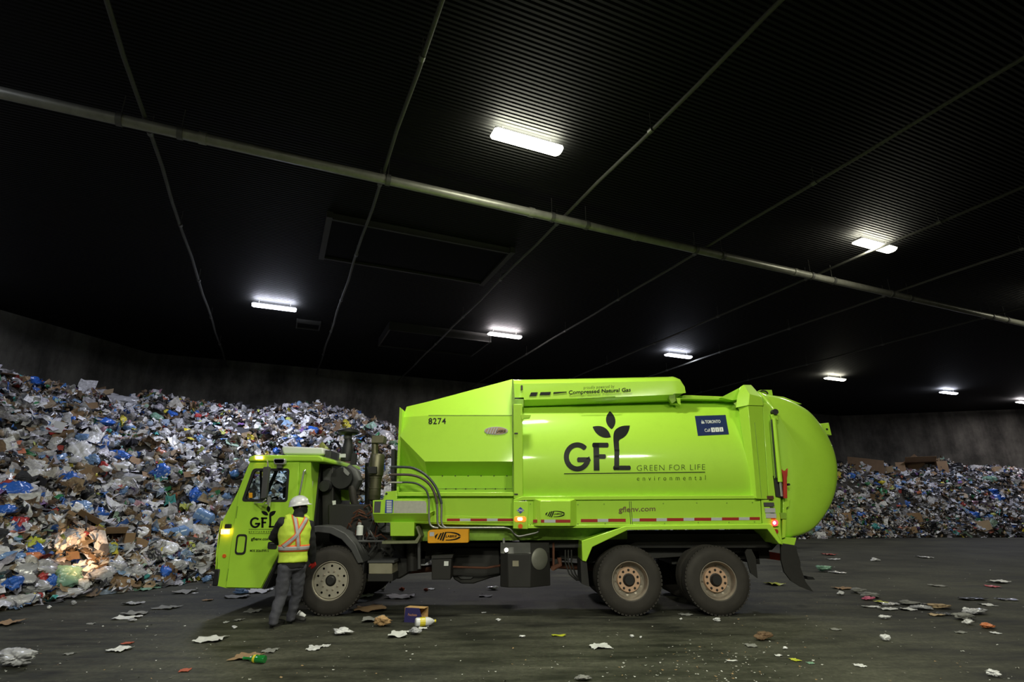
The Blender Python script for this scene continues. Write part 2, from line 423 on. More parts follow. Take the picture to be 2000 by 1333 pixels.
lamp(1853, 768, tint='cool', power=.6, label='small bluish ceiling lamp high over the right rubbish heap')
lamp(2000, 787, tint='mid', power=.6, label='smallest ceiling lamp, cut off by the right edge of the view')
for (x, y, tn, pw, lb) in ((18.9, 16.9, 'pale', .3, 'ceiling lamp to the right of the view'), (-8.9, 4.4, 'cool', .35, 'ceiling lamp to the left of the view'),
        (4.7, -1.8, 'warm', 2.7, 'ceiling lamp behind the camera, right'), (-4.6, -5.8, 'warm', 2.3, 'ceiling lamp behind the camera, left'), (0.1, -2.8, 'warm', 2.7, 'added fill lamp behind the camera, middle'),  # middle lamp is an added fill for truck side and floor; row power boosted
        (-17.4, 13.6, 'cool', .55, 'ceiling lamp out of view over the left end of the heap')):
    lamp(loc=(x, y), tint=tn, label=lb, power=pw)
# ---------------------------------------------------------------- rubbish heaps
TOE = np.array([(-11.5, 0.0), (-9.6, 6.0), (-8.9, 10.0), (-7.3, 14.0), (-3.5, 15.4), (-0.5, 16.2), (1.9, 19.5), (8, 26), (15.9, 30.4), (28, 31.6), (50, 29.0)], float)
HS = np.array([6.2, 6.2, 6.1, 5.3, 4.9, 4.8, 4.8, 4.5, 4.15, 4.1, 4.1])
WS = np.array([7.5, 7.5, 7.5, 7.8, 8.3, 8.3, 8.3, 7, 5.8, 5.6, 5.6])
_ph = rng.uniform(0, 6.28, (14, 2)); _an = rng.uniform(0, 6.28, 14); _fr = np.array([.35, .5, .7, .9, 1.3, 1.7, 2.2, 2.8, 3.5, 4.3, 5.2, 6.3, 7.7, 9.0])
def hn(x, y):
    r = 0
    for i in range(14):
        u = x * np.cos(_an[i]) + y * np.sin(_an[i]); v = -x * np.sin(_an[i]) + y * np.cos(_an[i])
        r = r + np.sin(u * _fr[i] + _ph[i, 0] + 1.3 * np.sin(v * _fr[i] * .7 + _ph[i, 1])) * (0.5 / (1 + _fr[i]) )
    return r
def heap_dist(x, y):
    best = np.full(x.shape, 1e9); sd = np.zeros(x.shape); H = np.zeros(x.shape); Wd = np.ones(x.shape)
    for i in range(len(TOE) - 1):
        a, b = TOE[i], TOE[i + 1]; d = b - a; L = np.hypot(*d)
        t = np.clip(((x - a[0]) * d[0] + (y - a[1]) * d[1]) / L ** 2, 0, 1)
        qx, qy = x - a[0] - t * d[0], y - a[1] - t * d[1]; dist = np.hypot(qx, qy)
        s = np.sign(d[0] * (y - a[1]) - d[1] * (x - a[0]))
        m = dist < best - 1e-9
        best = np.where(m, dist, best); sd = np.where(m, s * dist, sd)
        H = np.where(m, HS[i] * (1 - t) + HS[i + 1] * t, H); Wd = np.where(m, WS[i] * (1 - t) + WS[i + 1] * t, Wd)
    return sd, H, Wd
def heap_h(x, y):
    x = np.asarray(x, float); y = np.asarray(y, float)
    d, H, Wd = heap_dist(x, y)
    d = d + 0.35 * hn(x * .8 + 5, y * .8)
    t = np.clip(d / Wd, 0, 1.6)
    core = np.where(t < 1, np.power(np.maximum(t, 0), 0.80) * (1.12 - 0.12 * t), 1 - 0.12 * (t - 1))
    z = H * core + hn(x, y) * np.clip(d * .5, 0, 1) * 0.55
    return np.where(d > 0, z, -0.25)
def heap_at(px, py, lo=6.0, hi=60.0):
    """where the line of sight meets the heap"""
    x, f, u = ray(px, py); Y = np.linspace(lo, hi, 2600)
    X = x / f * Y; Z = CAM_H + u / f * Y
    h = np.maximum(heap_h(X, Y), 0); hit = (Z < h) & (h > .05)
    if not hit.any(): return heap_at(px, py + 3, lo, hi)
    i = np.argmax(hit)
    return Vector((X[i], Y[i], float(h[i])))
def heap_n(x, y, e=.25):
    hx = float(heap_h(x + e, y) - heap_h(x - e, y)) / (2 * e); hy = float(heap_h(x, y + e) - heap_h(x, y - e)) / (2 * e)
    return Vector((-hx, -hy, 1)).normalized()

def attr_mat(name, rough, spec=0.5, bumpv=0.4, sheen=0.0):
    m = mat(name, (0.5, 0.5, 0.5), rough, spec=spec)
    nt, b = nodes(m); a = nt.nodes.new('ShaderNodeAttribute'); a.attribute_name = 'tone'
    tc = nt.nodes.new('ShaderNodeTexCoord'); n = nt.nodes.new('ShaderNodeTexNoise'); n.inputs['Scale'].default_value = 14; n.inputs['Detail'].default_value = 4
    nt.links.new(tc.outputs['Object'], n.inputs['Vector'])
    mr = nt.nodes.new('ShaderNodeMapRange'); mr.inputs[1].default_value = .3; mr.inputs[2].default_value = .7; mr.inputs[3].default_value = .62; mr.inputs[4].default_value = 1.2
    nt.links.new(n.outputs['Fac'], mr.inputs[0])
    mx = nt.nodes.new('ShaderNodeMix'); mx.data_type = 'RGBA'; mx.blend_type = 'MULTIPLY'; mx.inputs[0].default_value = 1
    nt.links.new(a.outputs['Color'], mx.inputs[6]); nt.links.new(mr.outputs[0], mx.inputs[7]); nt.links.new(mx.outputs[2], b.inputs['Base Color'])
    bp = nt.nodes.new('ShaderNodeBump'); bp.inputs['Strength'].default_value = bumpv; bp.inputs['Distance'].default_value = .03
    nt.links.new(n.outputs['Fac'], bp.inputs['Height']); nt.links.new(bp.outputs[0], b.inputs['Normal'])
    return m
m_sc_paper = attr_mat('mixed_paper_and_card', .8)
m_sc_film = attr_mat('mixed_plastic_film', .22, .6, .8)
m_sc_gap = mat('shaded_gap_waste', (0.055, 0.05, 0.045), .9, noise=.5, nscale=5, bump=.8)  # heap base painted dark to put shade into the gaps between scraps

PAL = np.array([  # r g b weight
    (.70, .70, .75, 17), (.58, .57, .63, 14), (.42, .40, .45, 10), (.27, .26, .28, 6), (.55, .52, .47, 6), (.80, .80, .82, 10),
    (.24, .16, .095, 8), (.32, .23, .14, 7), (.15, .10, .06, 5), (.40, .31, .21, 3),
    (.03, .03, .035, 8), (.07, .07, .08, 6),
    (.04, .12, .42, 2.6), (.09, .22, .52, 1.8), (.22, .34, .52, 2.6), (.36, .44, .58, 3),
    (.55, .48, .05, .9), (.40, .06, .05, 1.0), (.55, .18, .10, 1.0), (.05, .25, .10, 1.4), (.08, .38, .36, .9), (.35, .50, .40, 1.6), (.50, .28, .36, 1.2), (.22, .12, .34, 1.0), (.55, .60, .15, .8)])
def pick(n):
    p = PAL[:, 3] / PAL[:, 3].sum(); i = rng.choice(len(PAL), n, p=p)
    return PAL[i, :3] * rng.uniform(.75, 1.15, (n, 1))
def rots(nrm, spread, n):
    """random frames whose third axis leans around the given normals"""
    z = nrm + rng.normal(0, spread, (n, 3)); z /= np.linalg.norm(z, axis=1)[:, None]
    r = rng.normal(0, 1, (n, 3)); x = np.cross(r, z); x /= np.linalg.norm(x, axis=1)[:, None]; y = np.cross(z, x)
    return x, y, z
def sheets(pos, nrm, size, spread, crumple, g=4):
    n = len(pos); u = np.linspace(-.5, .5, g); U, V = np.meshgrid(u, u); U = U.ravel(); V = V.ravel()
    x, y, z = rots(nrm, spread, n); asp = rng.uniform(.35, 1.0, n)
    du = U[None] + rng.normal(0, .07, (n, g * g)); dv = (V[None] + rng.normal(0, .07, (n, g * g))) * asp[:, None]
    dz = rng.normal(0, 1, (n, g * g)) * crumple[:, None]
    bend = rng.normal(0, .6, n); dz += bend[:, None] * (U[None] ** 2) * 1.2 * (crumple[:, None] > .06)
    P = pos[:, None, :] + size[:, None, None] * (x[:, None, :] * du[..., None] + y[:, None, :] * dv[..., None] + z[:, None, :] * dz[..., None])
    q = np.array([(r * g + c, r * g + c + 1, (r + 1) * g + c + 1, (r + 1) * g + c) for r in range(g - 1) for c in range(g - 1)])
    F = (q[None] + (np.arange(n) * g * g)[:, None, None]).reshape(-1, 4)
    return P.reshape(-1, 3), F, len(q)
_ib = bmesh.new(); bmesh.ops.create_icosphere(_ib, subdivisions=2, radius=.5); ICO_V = np.array([v.co[:] for v in _ib.verts]); ICO_F = np.array([[v.index for v in f.verts] for f in _ib.faces]); _ib.free()
def blobs(pos, nrm, size):
    n = len(pos); m = len(ICO_V); x, y, z = rots(nrm, .5, n)
    s = rng.uniform(.5, 1, (n, 3)); s[:, 2] *= .6
    rad = 1 + rng.normal(0, .17, (n, m))
    L = ICO_V[None] * rad[..., None] * s[:, None, :] * size[:, None, None]
    P = pos[:, None, :] + x[:, None, :] * L[..., :1] + y[:, None, :] * L[..., 1:2] + z[:, None, :] * L[..., 2:]
    F = (ICO_F[None] + (np.arange(n) * m)[:, None, None]).reshape(-1, 3)
    return P.reshape(-1, 3), F
def np_mesh(name, chunks, mats):
    """chunks = [(verts, faces, per-face colour, material index)]"""
    nv = 0; V = []; L = []; LS = []; C = []; MI = []; nl = 0
    for v, f, c, mi in chunks:
        k = f.shape[1]; V.append(v); L.append((f + nv).ravel()); LS.append(nl + np.arange(len(f)) * k)
        C.append(np.repeat(c, k, axis=0)); MI.append(np.full(len(f), mi)); nv += len(v); nl += f.size
    V = np.concatenate(V); L = np.concatenate(L); LS = np.concatenate(LS); C = np.concatenate(C); MI = np.concatenate(MI)
    me = bpy.data.meshes.new(name)
    me.vertices.add(len(V)); me.vertices.foreach_set('co', V.astype(np.float32).ravel())
    me.loops.add(len(L)); me.loops.foreach_set('vertex_index', L.astype(np.int32))
    me.polygons.add(len(LS)); me.polygons.foreach_set('loop_start', LS.astype(np.int32)); me.polygons.foreach_set('material_index', MI.astype(np.int32))
    me.update(calc_edges=True)
    at = me.attributes.new('tone', 'FLOAT_COLOR', 'CORNER')
    at.data.foreach_set('color', np.concatenate([C, np.ones((len(C), 1))], 1).astype(np.float32).ravel())
    for m in mats: me.materials.append(m)
    return me
def inside_walls(x, y):
    ok = np.ones(x.shape, bool)
    for a, b in ((P_L, P_C), (P_C, P_K), (P_K, P_R)):
        d = (b - a).normalized(); nx, ny = d.y, -d.x
        ok &= ((x - a.x) * nx + (y - a.y) * ny) > 0.15
    return ok
def heap(name, label, x0, x1, y0, y1, xs_split, dens):
    # ground shape
    st = .3; gx = np.arange(x0, x1 + st, st); gy = np.arange(y0, y1 + st, st); X, Y = np.meshgrid(gx, gy)
    Z = heap_h(X, Y) - .06; nx, ny = len(gx), len(gy)
    idx = np.arange(nx * ny).reshape(ny, nx)
    F = np.stack([idx[:-1, :-1], idx[:-1, 1:], idx[1:, 1:], idx[1:, :-1]], -1).reshape(-1, 4)
    zz = Z.ravel(); ok = (zz[F] > -.2).any(1) & inside_walls(X.ravel(), Y.ravel())[F].all(1); F = F[ok]
    used = np.unique(F); remap = -np.ones(nx * ny, int); remap[used] = np.arange(len(used))
    base_v = np.stack([X.ravel(), Y.ravel(), zz], 1)[used]
    ch = [(base_v, remap[F], np.full((len(F), 3), .05), 0)]
    # scatter
    def pts(n, dmin=0.0):
        x = rng.uniform(x0, x1, n); y = rng.uniform(y0, y1, n); d, H, Wd = heap_dist(x, y)
        k = (d > dmin) & (d < Wd + 2.2) & inside_walls(x, y) & (heap_h(x, y) > -.2); x, y = x[k], y[k]
        z = heap_h(x, y); e = .3
        hx = (heap_h(x + e, y) - heap_h(x - e, y)) / (2 * e); hy = (heap_h(x, y + e) - heap_h(x, y - e)) / (2 * e)
        nr = np.stack([-hx * .8, -hy * .8, np.ones_like(hx)], 1); nr /= np.linalg.norm(nr, axis=1)[:, None]
        off = rng.uniform(-.02, .13, len(x))
        return np.stack([x, y, z], 1) + nr * off[:, None], nr
    A = (x1 - x0) * (y1 - y0)
    # flat and crumpled sheets, small then larger
    for (dn, smin, smax, spread, cmin, cmax, g, mi) in ((34, .10, .24, .8, .02, .16, 4, 1), (26, .10, .28, .8, .12, .26, 4, 2), (7, .24, .5, .5, .01, .05, 4, 1), (6, .22, .5, .6, .12, .22, 5, 2)):
        p, nr = pts(int(A * dn * dens)); n = len(p)
        sz = smin + (smax - smin) * rng.power(1.6, n) ** 1.5; cr_ = rng.uniform(cmin, cmax, n)
        v, f, q = sheets(p, nr, sz, spread, cr_, g)
        c = pick(n); c2 = pick(n); two = rng.random(n) < .18
        cf = np.repeat(c, q, axis=0); sel = np.repeat(two, q) & (np.tile(np.arange(q), n) % 3 == 0); cf[sel] = np.repeat(c2, q, axis=0)[sel]
        ch.append((v, f, cf, mi))
    for (dn, g, mi, cmin, cmax) in ((70, 4, 1, .02, .15), (70, 4, 2, .1, .24)):
        x = rng.uniform(x0, x1, int(A * dn * dens)); y = rng.uniform(y0, y1, len(x)); d, H, Wd = heap_dist(x, y)
        d = d + 0.35 * hn(x * .8 + 5, y * .8); k = (d > -.25) & (d < 1.2) & inside_walls(x, y) & ((d > .1) | (rng.random(len(x)) < .35)); x, y = x[k], y[k]; n = len(x)
        p = np.stack([x, y, np.maximum(heap_h(x, y), 0) + rng.uniform(.02, .1, n)], 1)
        v, f, q = sheets(p, np.tile([0., 0., 1.], (n, 1)), rng.uniform(.1, .3, n), .45, rng.uniform(cmin, cmax, n), g)
        v[:, 2] = np.maximum(v[:, 2], .004)
        ch.append((v, f, np.repeat(pick(n), q, axis=0), mi))
    p, nr = pts(int(A * 5 * dens)); n = len(p)
    v, f = blobs(p, nr, rng.uniform(.14, .42, n)); ch.append((v, f, np.repeat(pick(n), len(ICO_F), axis=0), 2))
    me = np_mesh(name, ch, [m_sc_gap, m_sc_paper, m_sc_film])
    o = put(name, me)
    return tag(o, label, 'rubbish heap', kind='stuff')
heap('rubbish_heap', 'huge sloping heap of mixed household recyclables piled behind and left of the truck', -24, 5.0, 0.0, 33, 0, 1.0)
heap('rubbish_heap', 'lower far heap of mixed recyclables against the wall right of the truck', 5.0, 48, 17, 43, 0, .62)
# ---------------------------------------------------------------- paints and materials of the truck
GREEN = (0.415, 0.72, 0.05)
m_green = mat('lime_green_paint', GREEN, 0.5, coat=0.7, spec=0.25, noise=0.05, nscale=3, dirt=(0.17, 0.33, 0.02), dscale=3.0, damt=0.16)
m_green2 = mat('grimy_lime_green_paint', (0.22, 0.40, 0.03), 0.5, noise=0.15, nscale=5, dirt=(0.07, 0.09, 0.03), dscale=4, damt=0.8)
m_black = mat('black_plastic', (0.012, 0.012, 0.013), 0.5)
m_rubber = mat('black_rubber', (0.014, 0.013, 0.012), 0.75, noise=.3, nscale=20)
m_tire = mat('dusty_tyre_rubber', (0.030, 0.026, 0.022), 0.8, noise=.4, nscale=6, bump=.2)
m_chassis = mat('oily_black_steel', (0.014, 0.013, 0.012), 0.6, noise=.4, nscale=5)
m_rust = mat('rusty_steel', (0.10, 0.035, 0.018), 0.8, noise=.5, nscale=8)
m_grey = mat('dark_grey_plastic', (0.06, 0.06, 0.062), 0.55, noise=.25, nscale=4)
m_chrome = mat('chrome', (0.6, 0.6, 0.6), 0.22, 0.65)
m_alu = mat('dull_aluminium', (0.62, 0.57, 0.47), 0.36, 0.6, noise=.2, nscale=9)
m_rimsteel = mat('grimy_steel_wheel', (0.34, 0.30, 0.25), 0.42, 0.6, noise=.3, nscale=12)
m_copper = mat('pinkish_primer_flange', (0.62, 0.40, 0.27), 0.5, 0.25, noise=.15, nscale=14)
m_muff = mat('olive_muffler_steel', (0.15, 0.14, 0.09), 0.4, 0.6, noise=.3, nscale=4)
m_glass = mat('window_glass', (0.8, 0.9, 0.9), 0.02, trans=1.0, spec=.5)
m_glass.node_tree.nodes['Principled BSDF'].inputs['IOR'].default_value = 1.02
m_decal = mat('black_decal', (0.006, 0.007, 0.007), 0.45, spec=.2)
m_white = mat('white_paint', (0.72, 0.74, 0.72), 0.4)
m_tapered = mat('red_reflective_tape', (0.33, 0.025, 0.02), 0.35)
m_tapew = mat('silver_reflective_tape', (0.48, 0.48, 0.50), 0.3)
m_amber = mat('amber_lens_lit', (1, .35, .03), 0.3, emis=9, ecol=(1, .42, .08))
m_amberc = mat('hot_amber_bulb', (1, .7, .3), 0.3, emis=45, ecol=(1, .72, .35))
m_orange = mat('orange_reflector', (0.75, .13, .02), 0.3)
m_redl = mat('red_lens_lit', (1, .03, .05), 0.3, emis=4, ecol=(1, .02, .04))
m_redc = mat('hot_red_bulb', (1, .5, .5), 0.3, emis=25, ecol=(1, .45, .45))
m_red = mat('red_paint', (0.42, 0.03, 0.015), 0.5, noise=.2, nscale=6)
m_yel = mat('orange_yellow_paint', (0.80, 0.36, 0.01), 0.4, dirt=(.35, .18, .02), dscale=4, damt=.4)
m_blue = mat('navy_blue_decal', (0.018, 0.03, 0.10), 0.3)
m_beige = mat('dusty_beige_box', (0.26, 0.24, 0.17), 0.7, noise=.3, nscale=5)
m_bluegreen = mat('royal_blue_decal', (0.03, 0.06, 0.30), 0.4)

YB = 9.46                                   # near side of the body and wheels
YC = 9.50                                   # near side of the cab
YF = YB + 2.5                               # far side
TX = W(1230, 1204, YB).x
truck = root('garbage_truck', (0.4, YB + 1.25, 0), 'lime green side-loading garbage truck standing across the hall in front of the heap', 'garbage truck')

# ------------- tank surface
def tank_y(z):
    R_ = 1.66; return YB + R_ - math.sqrt(max(0.0, R_ * R_ - (z - 2.2) ** 2))
def WS_(px, py, f):
    Y = YB
    for _ in range(12): Y = f(W(px, py, Y).z)
    return W(px, py, Y)

# ------------- decals: 2D shapes laid on measured quads
def quad_map(u, v, q):
    (ax, ay), (bx, by), (cx, cy), (dx, dy) = q       # top-left, top-right, bottom-right, bottom-left
    return (ax * (1 - u) + bx * u) * (1 - v) + (dx * (1 - u) + cx * u) * v, (ay * (1 - u) + by * u) * (1 - v) + (dy * (1 - u) + cy * u) * v
def text_shape(s, offset=0.0, spacing=1.0, shear=0.0):
    cu = bpy.data.curves.new('t', 'FONT'); cu.body = s; cu.offset = offset; cu.space_character = spacing; cu.resolution_u = 3; cu.shear = shear
    o = bpy.data.objects.new('t', cu); COL.objects.link(o)
    me = bpy.data.meshes.new_from_object(o, depsgraph=bpy.context.evaluated_depsgraph_get())
    v = [tuple(p.co[:2]) for p in me.vertices]; f = [tuple(p.vertices) for p in me.polygons]
    bpy.data.objects.remove(o); bpy.data.meshes.remove(me); bpy.data.curves.remove(cu)
    x0 = min(p[0] for p in v); x1 = max(p[0] for p in v); y0 = min(p[1] for p in v); y1 = max(p[1] for p in v)
    return [((p[0] - x0) / (x1 - x0), 1 - (p[1] - y0) / (y1 - y0)) for p in v], f
def decal(name, verts2, faces, quad, surf, m, parent, off=0.004, cuts=0, label=None):
    """surf: depth number or function of height; verts in unit square, v down"""
    bm = bmesh.new()
    vv = [bm.verts.new((*quad_map(u, v, quad), 0)) for u, v in verts2]
    for f in faces:
        try: bm.faces.new([vv[i] for i in f])
        except ValueError: pass
    if cuts:
        ys = [v.co.y for v in bm.verts]; y0, y1 = min(ys), max(ys)
        for i in range(1, cuts):
            bmesh.ops.bisect_plane(bm, geom=bm.verts[:] + bm.edges[:] + bm.faces[:], plane_co=(0, y0 + (y1 - y0) * i / cuts, 0), plane_no=(0, 1, 0))
    isl = {}; cnt = 0
    for v0 in bm.verts:
        if v0 in isl: continue
        st_ = [v0]; isl[v0] = cnt
        while st_:
            for e in st_.pop().link_edges:
                for w_ in e.verts:
                    if w_ not in isl: isl[w_] = cnt; st_.append(w_)
        cnt += 1
    for v in bm.verts:
        p = WS_(v.co.x, v.co.y, surf) if callable(surf) else W(v.co.x, v.co.y, surf)
        v.co = p - Vector((0, off + .0012 * min(isl[v], 9) * (cnt < 12), 0))
    r = bmesh.ops.extrude_face_region(bm, geom=bm.faces[:])
    for g in r['geom']:
        if isinstance(g, bmesh.types.BMVert): g.co.y += off * .75
    bmesh.ops.recalc_face_normals(bm, faces=bm.faces)
    me = bpy.data.meshes.new(name); bm.to_mesh(me); bm.free()
    o = put(name, me, m, parent)
    if label: o['label'] = label
    return o
def box_q(x0, y0, x1, y1): return [(x0, y0), (x1, y0), (x1, y1), (x0, y1)]
def text(name, s, quad, surf, m, parent, cuts=0, **k):
    v, f = text_shape(s, **k)
    return decal(name, v, f, quad, surf, m, parent, cuts=cuts)
def stroke(pts, w, cap=True):
    """ribbon with round ends; returns verts, faces"""
    P = [Vector(p) for p in pts]; ww = w if hasattr(w, '__len__') else [w] * len(P); V = []; F = []
    for i, p in enumerate(P):
        t = (P[min(i + 1, len(P) - 1)] - P[max(i - 1, 0)]).normalized(); n = Vector((-t.y, t.x)) * ww[i] / 2
        V += [tuple(p + n), tuple(p - n)]
        if i: F.append((2 * i - 2, 2 * i - 1, 2 * i + 1, 2 * i))
    if cap:
        for e, p, q in ((0, P[0], P[1]), (-1, P[-1], P[-2])):
            d = (p - q).normalized(); n = Vector((-d.y, d.x)); r = ww[e] / 2; k = len(V)
            V += [tuple(p + n * r * math.cos(a) + d * r * .55 * math.sin(a)) for a in [math.pi * j / 8 for j in range(9)]]
            F.append(tuple(range(k, k + 9)))
    return V, F
def join(*parts):
    V = []; F = []
    for v, f in parts:
        k = len(V); V += v; F += [tuple(i + k for i in g) for g in f]
    return V, F
def bez(p0, p1, p2, p3, n=10):
    return [tuple((1 - t) ** 3 * Vector(p0) + 3 * t * (1 - t) ** 2 * Vector(p1) + 3 * t * t * (1 - t) * Vector(p2) + t ** 3 * Vector(p3)) for t in [i / n for i in range(n + 1)]]
def poly(p): return [tuple(q) for q in p], [tuple(range(len(p)))]
def leaf_logo():
    """big letters with a sprouting last letter, in a 520 x 465 box starting at (435, 328)"""
    g = stroke([(540 + 84 * math.cos(a), 678 - 92 * math.sin(a)) for a in [math.radians(48 + (360 - 48 - 8) * i / 40) for i in range(41)]] + [(624, 704)], 39)
    gb = stroke([(548, 700), (624, 700)], 38)
    f = join(stroke([(684, 572), (688, 783)], 44, False), stroke([(664, 588), (770, 588)], 37), stroke([(680, 675), (750, 675)], 35))
    ll = join(stroke([(843, 620), (841, 780)], 38, False), stroke([(824, 762), (940, 762)], 35),
              poly(bez((824, 640), (812, 520), (808, 480), (850, 456), 10) + bez((850, 456), (880, 437), (910, 438), (943, 438), 8)[1:] + bez((943, 438), (935, 500), (905, 530), (865, 545), 10)[1:] + [(858, 560), (862, 640)]))
    top = poly(bez((790, 328), (745, 370), (750, 430), (803, 467), 12) + bez((803, 467), (845, 430), (842, 370), (790, 328), 12)[1:-1])
    lf = poly(bez((657, 447), (720, 430), (780, 450), (797, 527), 12) + bez((797, 527), (740, 545), (680, 515), (657, 447), 12)[1:-1])
    V, F = join(g, gb, f, ll, top, lf)
    return [((x - 435) / 520, (y - 328) / 465) for x, y in V], F
def oval_logo(name, quad, surf, m, parent, with_text=True):
    """slanted bars closed by a broken oval"""
    arc1 = stroke([(.5 + .46 * math.cos(a), .5 - .42 * math.sin(a)) for a in [math.radians(100 - 95 * i / 16) for i in range(17)]], [.13 - .05 * abs(i - 8) / 8 for i in range(17)], False)
    arc2 = stroke([(.5 + .46 * math.cos(a), .5 + .42 * math.sin(a)) for a in [math.radians(100 - 95 * i / 16) for i in range(17)]], [.13 - .05 * abs(i - 8) / 8 for i in range(17)], False)
    bars = [poly([(x + .09, y0), (x + .15, y0), (x + .03, y1), (x - .03, y1)]) for x, y0, y1 in ((.13, .16, .84), (.22, .08, .92), (.31, .04, .98))]
    lf = poly([(.0, .5), (.05, .33), (.14, .2), (.04, .78)])
    V, F = join(arc1, arc2, lf, *bars)
    decal(name, V, F, quad, surf, m, parent)
    if with_text:
        q = [quad_map(u, v, quad) for u, v in ((.42, .38), (.86, .38), (.86, .62), (.42, .62))]
        text(name, 'LABRIE', q, surf, m, parent, offset=.02, shear=.2)

# ------------- wheels
def wheel(px, front, Yo, far=False, dual=False):
    c = W(px, 1136, YB); c = Vector((c.x, Yo, 0.528)); s = -1 if far else 1
    def cc(dy=0): return Vector((c.x, c.y + s * dy, c.z))
    R = 0.528; T = 0.285
    w_ = MB().lathe([(r, s * y) for r, y in ([(.293, .03), (.298, .0), (.286, .0), (.28, .03), (.262, .07), (.255, .12), (.255, .26), (.29, .28)] if front else
         [(.293, .03), (.298, .0), (.286, .0), (.28, .03), (.268, .06), (.262, .15), (.20, .165), (.19, .16)])], c, 'Y', 56).build('wheel', m_alu if front else m_rimsteel, truck, 40)
    tp = [(.29, .01), (.31, -.006), (.40, -.012), (.46, -.004), (.50, .02), (.52, .045), (R, .06)]
    for k in range(4): y = .075 + k * .04; tp += [(R, y), (R - .014, y + .002), (R - .014, y + .012), (R, y + .014)]
    tp += [(R, T - .05), (.50, T - .02), (.46, T), (.36, T), (.29, T - .01)]
    t = MB().lathe([(r, s * y) for r, y in tp], c, 'Y', 72)
    # shoulder lugs
    n = 54
    for j in range(n):
        a = 2 * math.pi * j / n; d = Vector((math.cos(a), 0, math.sin(a))); e = Vector((-math.sin(a), 0, math.cos(a)))
        v = []
        for y0 in (.028, .07):
            for (rr, ww) in ((R - .02, .021), (R + .0025, .019)):
                for sg in (-1, 1): v.append(c + d * rr + e * ww * sg + Vector((0, s * y0, 0)))
        t.add(v, [(0, 1, 3, 2), (4, 6, 7, 5), (0, 4, 5, 1), (2, 3, 7, 6), (0, 2, 6, 4), (1, 5, 7, 3)])
    t.build('tyre', m_tire, w_, 30)
    if dual:
        cb = Vector((0, s * .33, 0)); t2 = MB().lathe([(r, s * (y + .33)) for r, y in tp], c, 'Y', 56).build('tyre', m_tire, w_, 30)
    if front:
        holes = [[(c.x + .222 * math.cos(a) + p[0], c.z + .222 * math.sin(a) + p[1]) for p in ell(0, 0, .019, .019, 14)] for a in [2 * math.pi * (i + .5) / 10 for i in range(10)]]
        holes.append([(c.x + p[0], c.z + p[1]) for p in ell(0, 0, .088, .088, 28)])
        y0, y1 = cc(.022).y, cc(.034).y
        plate('disc', [(c.x + p[0], c.z + p[1]) for p in ell(0, 0, .27, .27, 48)], holes, min(y0, y1), max(y0, y1), m_alu, w_)
        MB().lathe([(0, s * -.0), (.055, s * .0), (.075, s * .02), (.082, s * .05), (.082, s * .08)], c, 'Y', 28).build('hub_cap', m_chassis, w_)
        for i in range(10):
            a = 2 * math.pi * i / 10
            p = c + Vector((.143 * math.cos(a), 0, .143 * math.sin(a)))
            MB().lathe([(0, s * .002), (.011, s * .002), (.017, s * .012), (.019, s * .025)], p, 'Y', 6).build('lug_nut', m_rimsteel, w_)
    else:
        holes = [[(c.x + .225 * math.cos(a) + p[0], c.z + .225 * math.sin(a) + p[1]) for p in ell(0, 0, .021, .021, 14)] for a in [2 * math.pi * (i + .3) / 10 for i in range(10)]]
        holes.append([(c.x + p[0], c.z + p[1]) for p in ell(0, 0, .185, .185, 32)])
        y0, y1 = cc(.148).y, cc(.16).y
        plate('disc', [(c.x + p[0], c.z + p[1]) for p in ell(0, 0, .264, .264, 48)], holes, min(y0, y1), max(y0, y1), m_rimsteel, w_)
        MB().lathe([(.10, s * .13), (.102, s * .105), (.185, s * .105), (.192, s * .12), (.195, s * .15)], c, 'Y', 44).build('flange', m_copper, w_)
        MB().lathe([(0, s * .05), (.072, s * .05), (.082, s * .065), (.086, s * .1), (.10, s * .105), (.102, s * .12)], c, 'Y', 28).build('hub_cap', m_chassis, w_)
        for i in range(10):
            a = 2 * math.pi * (i + .5) / 10
            p = c + Vector((.152 * math.cos(a), 0, .152 * math.sin(a)))
            MB().lathe([(0, s * .088), (.014, s * .088), (.020, s * .094), (.020, s * .106)], p, 'Y', 6).build('lug_nut', m_chassis, w_)
    MB().lathe([(0, s * .165), (.18, s * .165)] if not front else [(0, s * .1), (.256, s * .1)], c, 'Y', 32).build('brake_drum', m_chassis, w_)
FW, R1, R2 = 645, 1231, 1403
wheel(FW, True, YB); wheel(R1, False, YB, dual=True); wheel(R2, False, YB, dual=True)
wheel(FW + 2, True, YF, far=True); wheel(R1, False, YF, far=True, dual=True); wheel(R2, False, YF, far=True, dual=True)

# ------------- chassis
fl = MB()
for yy in (YB + .80, YB + 1.55): fl.pbox(600, 1062, 1500, 1092, YB + .8, .09); fl.v[-8:] = [Vector((v.x, v.y + yy - YB - .8, v.z)) for v in fl.v[-8:]]
fl.build('frame_rail', m_chassis, truck)
for px in (820, 940, 1080, 1310, 1470):
    a = W(px, 1075, YB + .8); MB().box(a.x, a.x + .1, YB + .8, YB + 1.64, .70, .92).build('cross_member', m_chassis, truck)
MB().box(W(1015, 1050, YB + .5).x, W(1500, 1050, YB + .5).x, YB + .45, YB + 1.95, 1.0, 1.22).build('subframe', m_chassis, truck)
for px in (FW, R1, R2):
    a = W(px, 1136, YB); MB().tube([(a.x, YB + .35, .528), (a.x, YB + 2.1, .528)], .075, 14).tube([(a.x, YB + 1.0, .528), (a.x, YB + 1.25, .528), (a.x, YB + 1.5, .528)], [.16, .24, .16], 18).build('axle', m_chassis, truck)
MB().tube([W(760, 1118, 10.6), W(1000, 1098, 10.6), W(1190, 1112, 10.6)], .06, 12).build('drive_shaft', m_rust, truck)
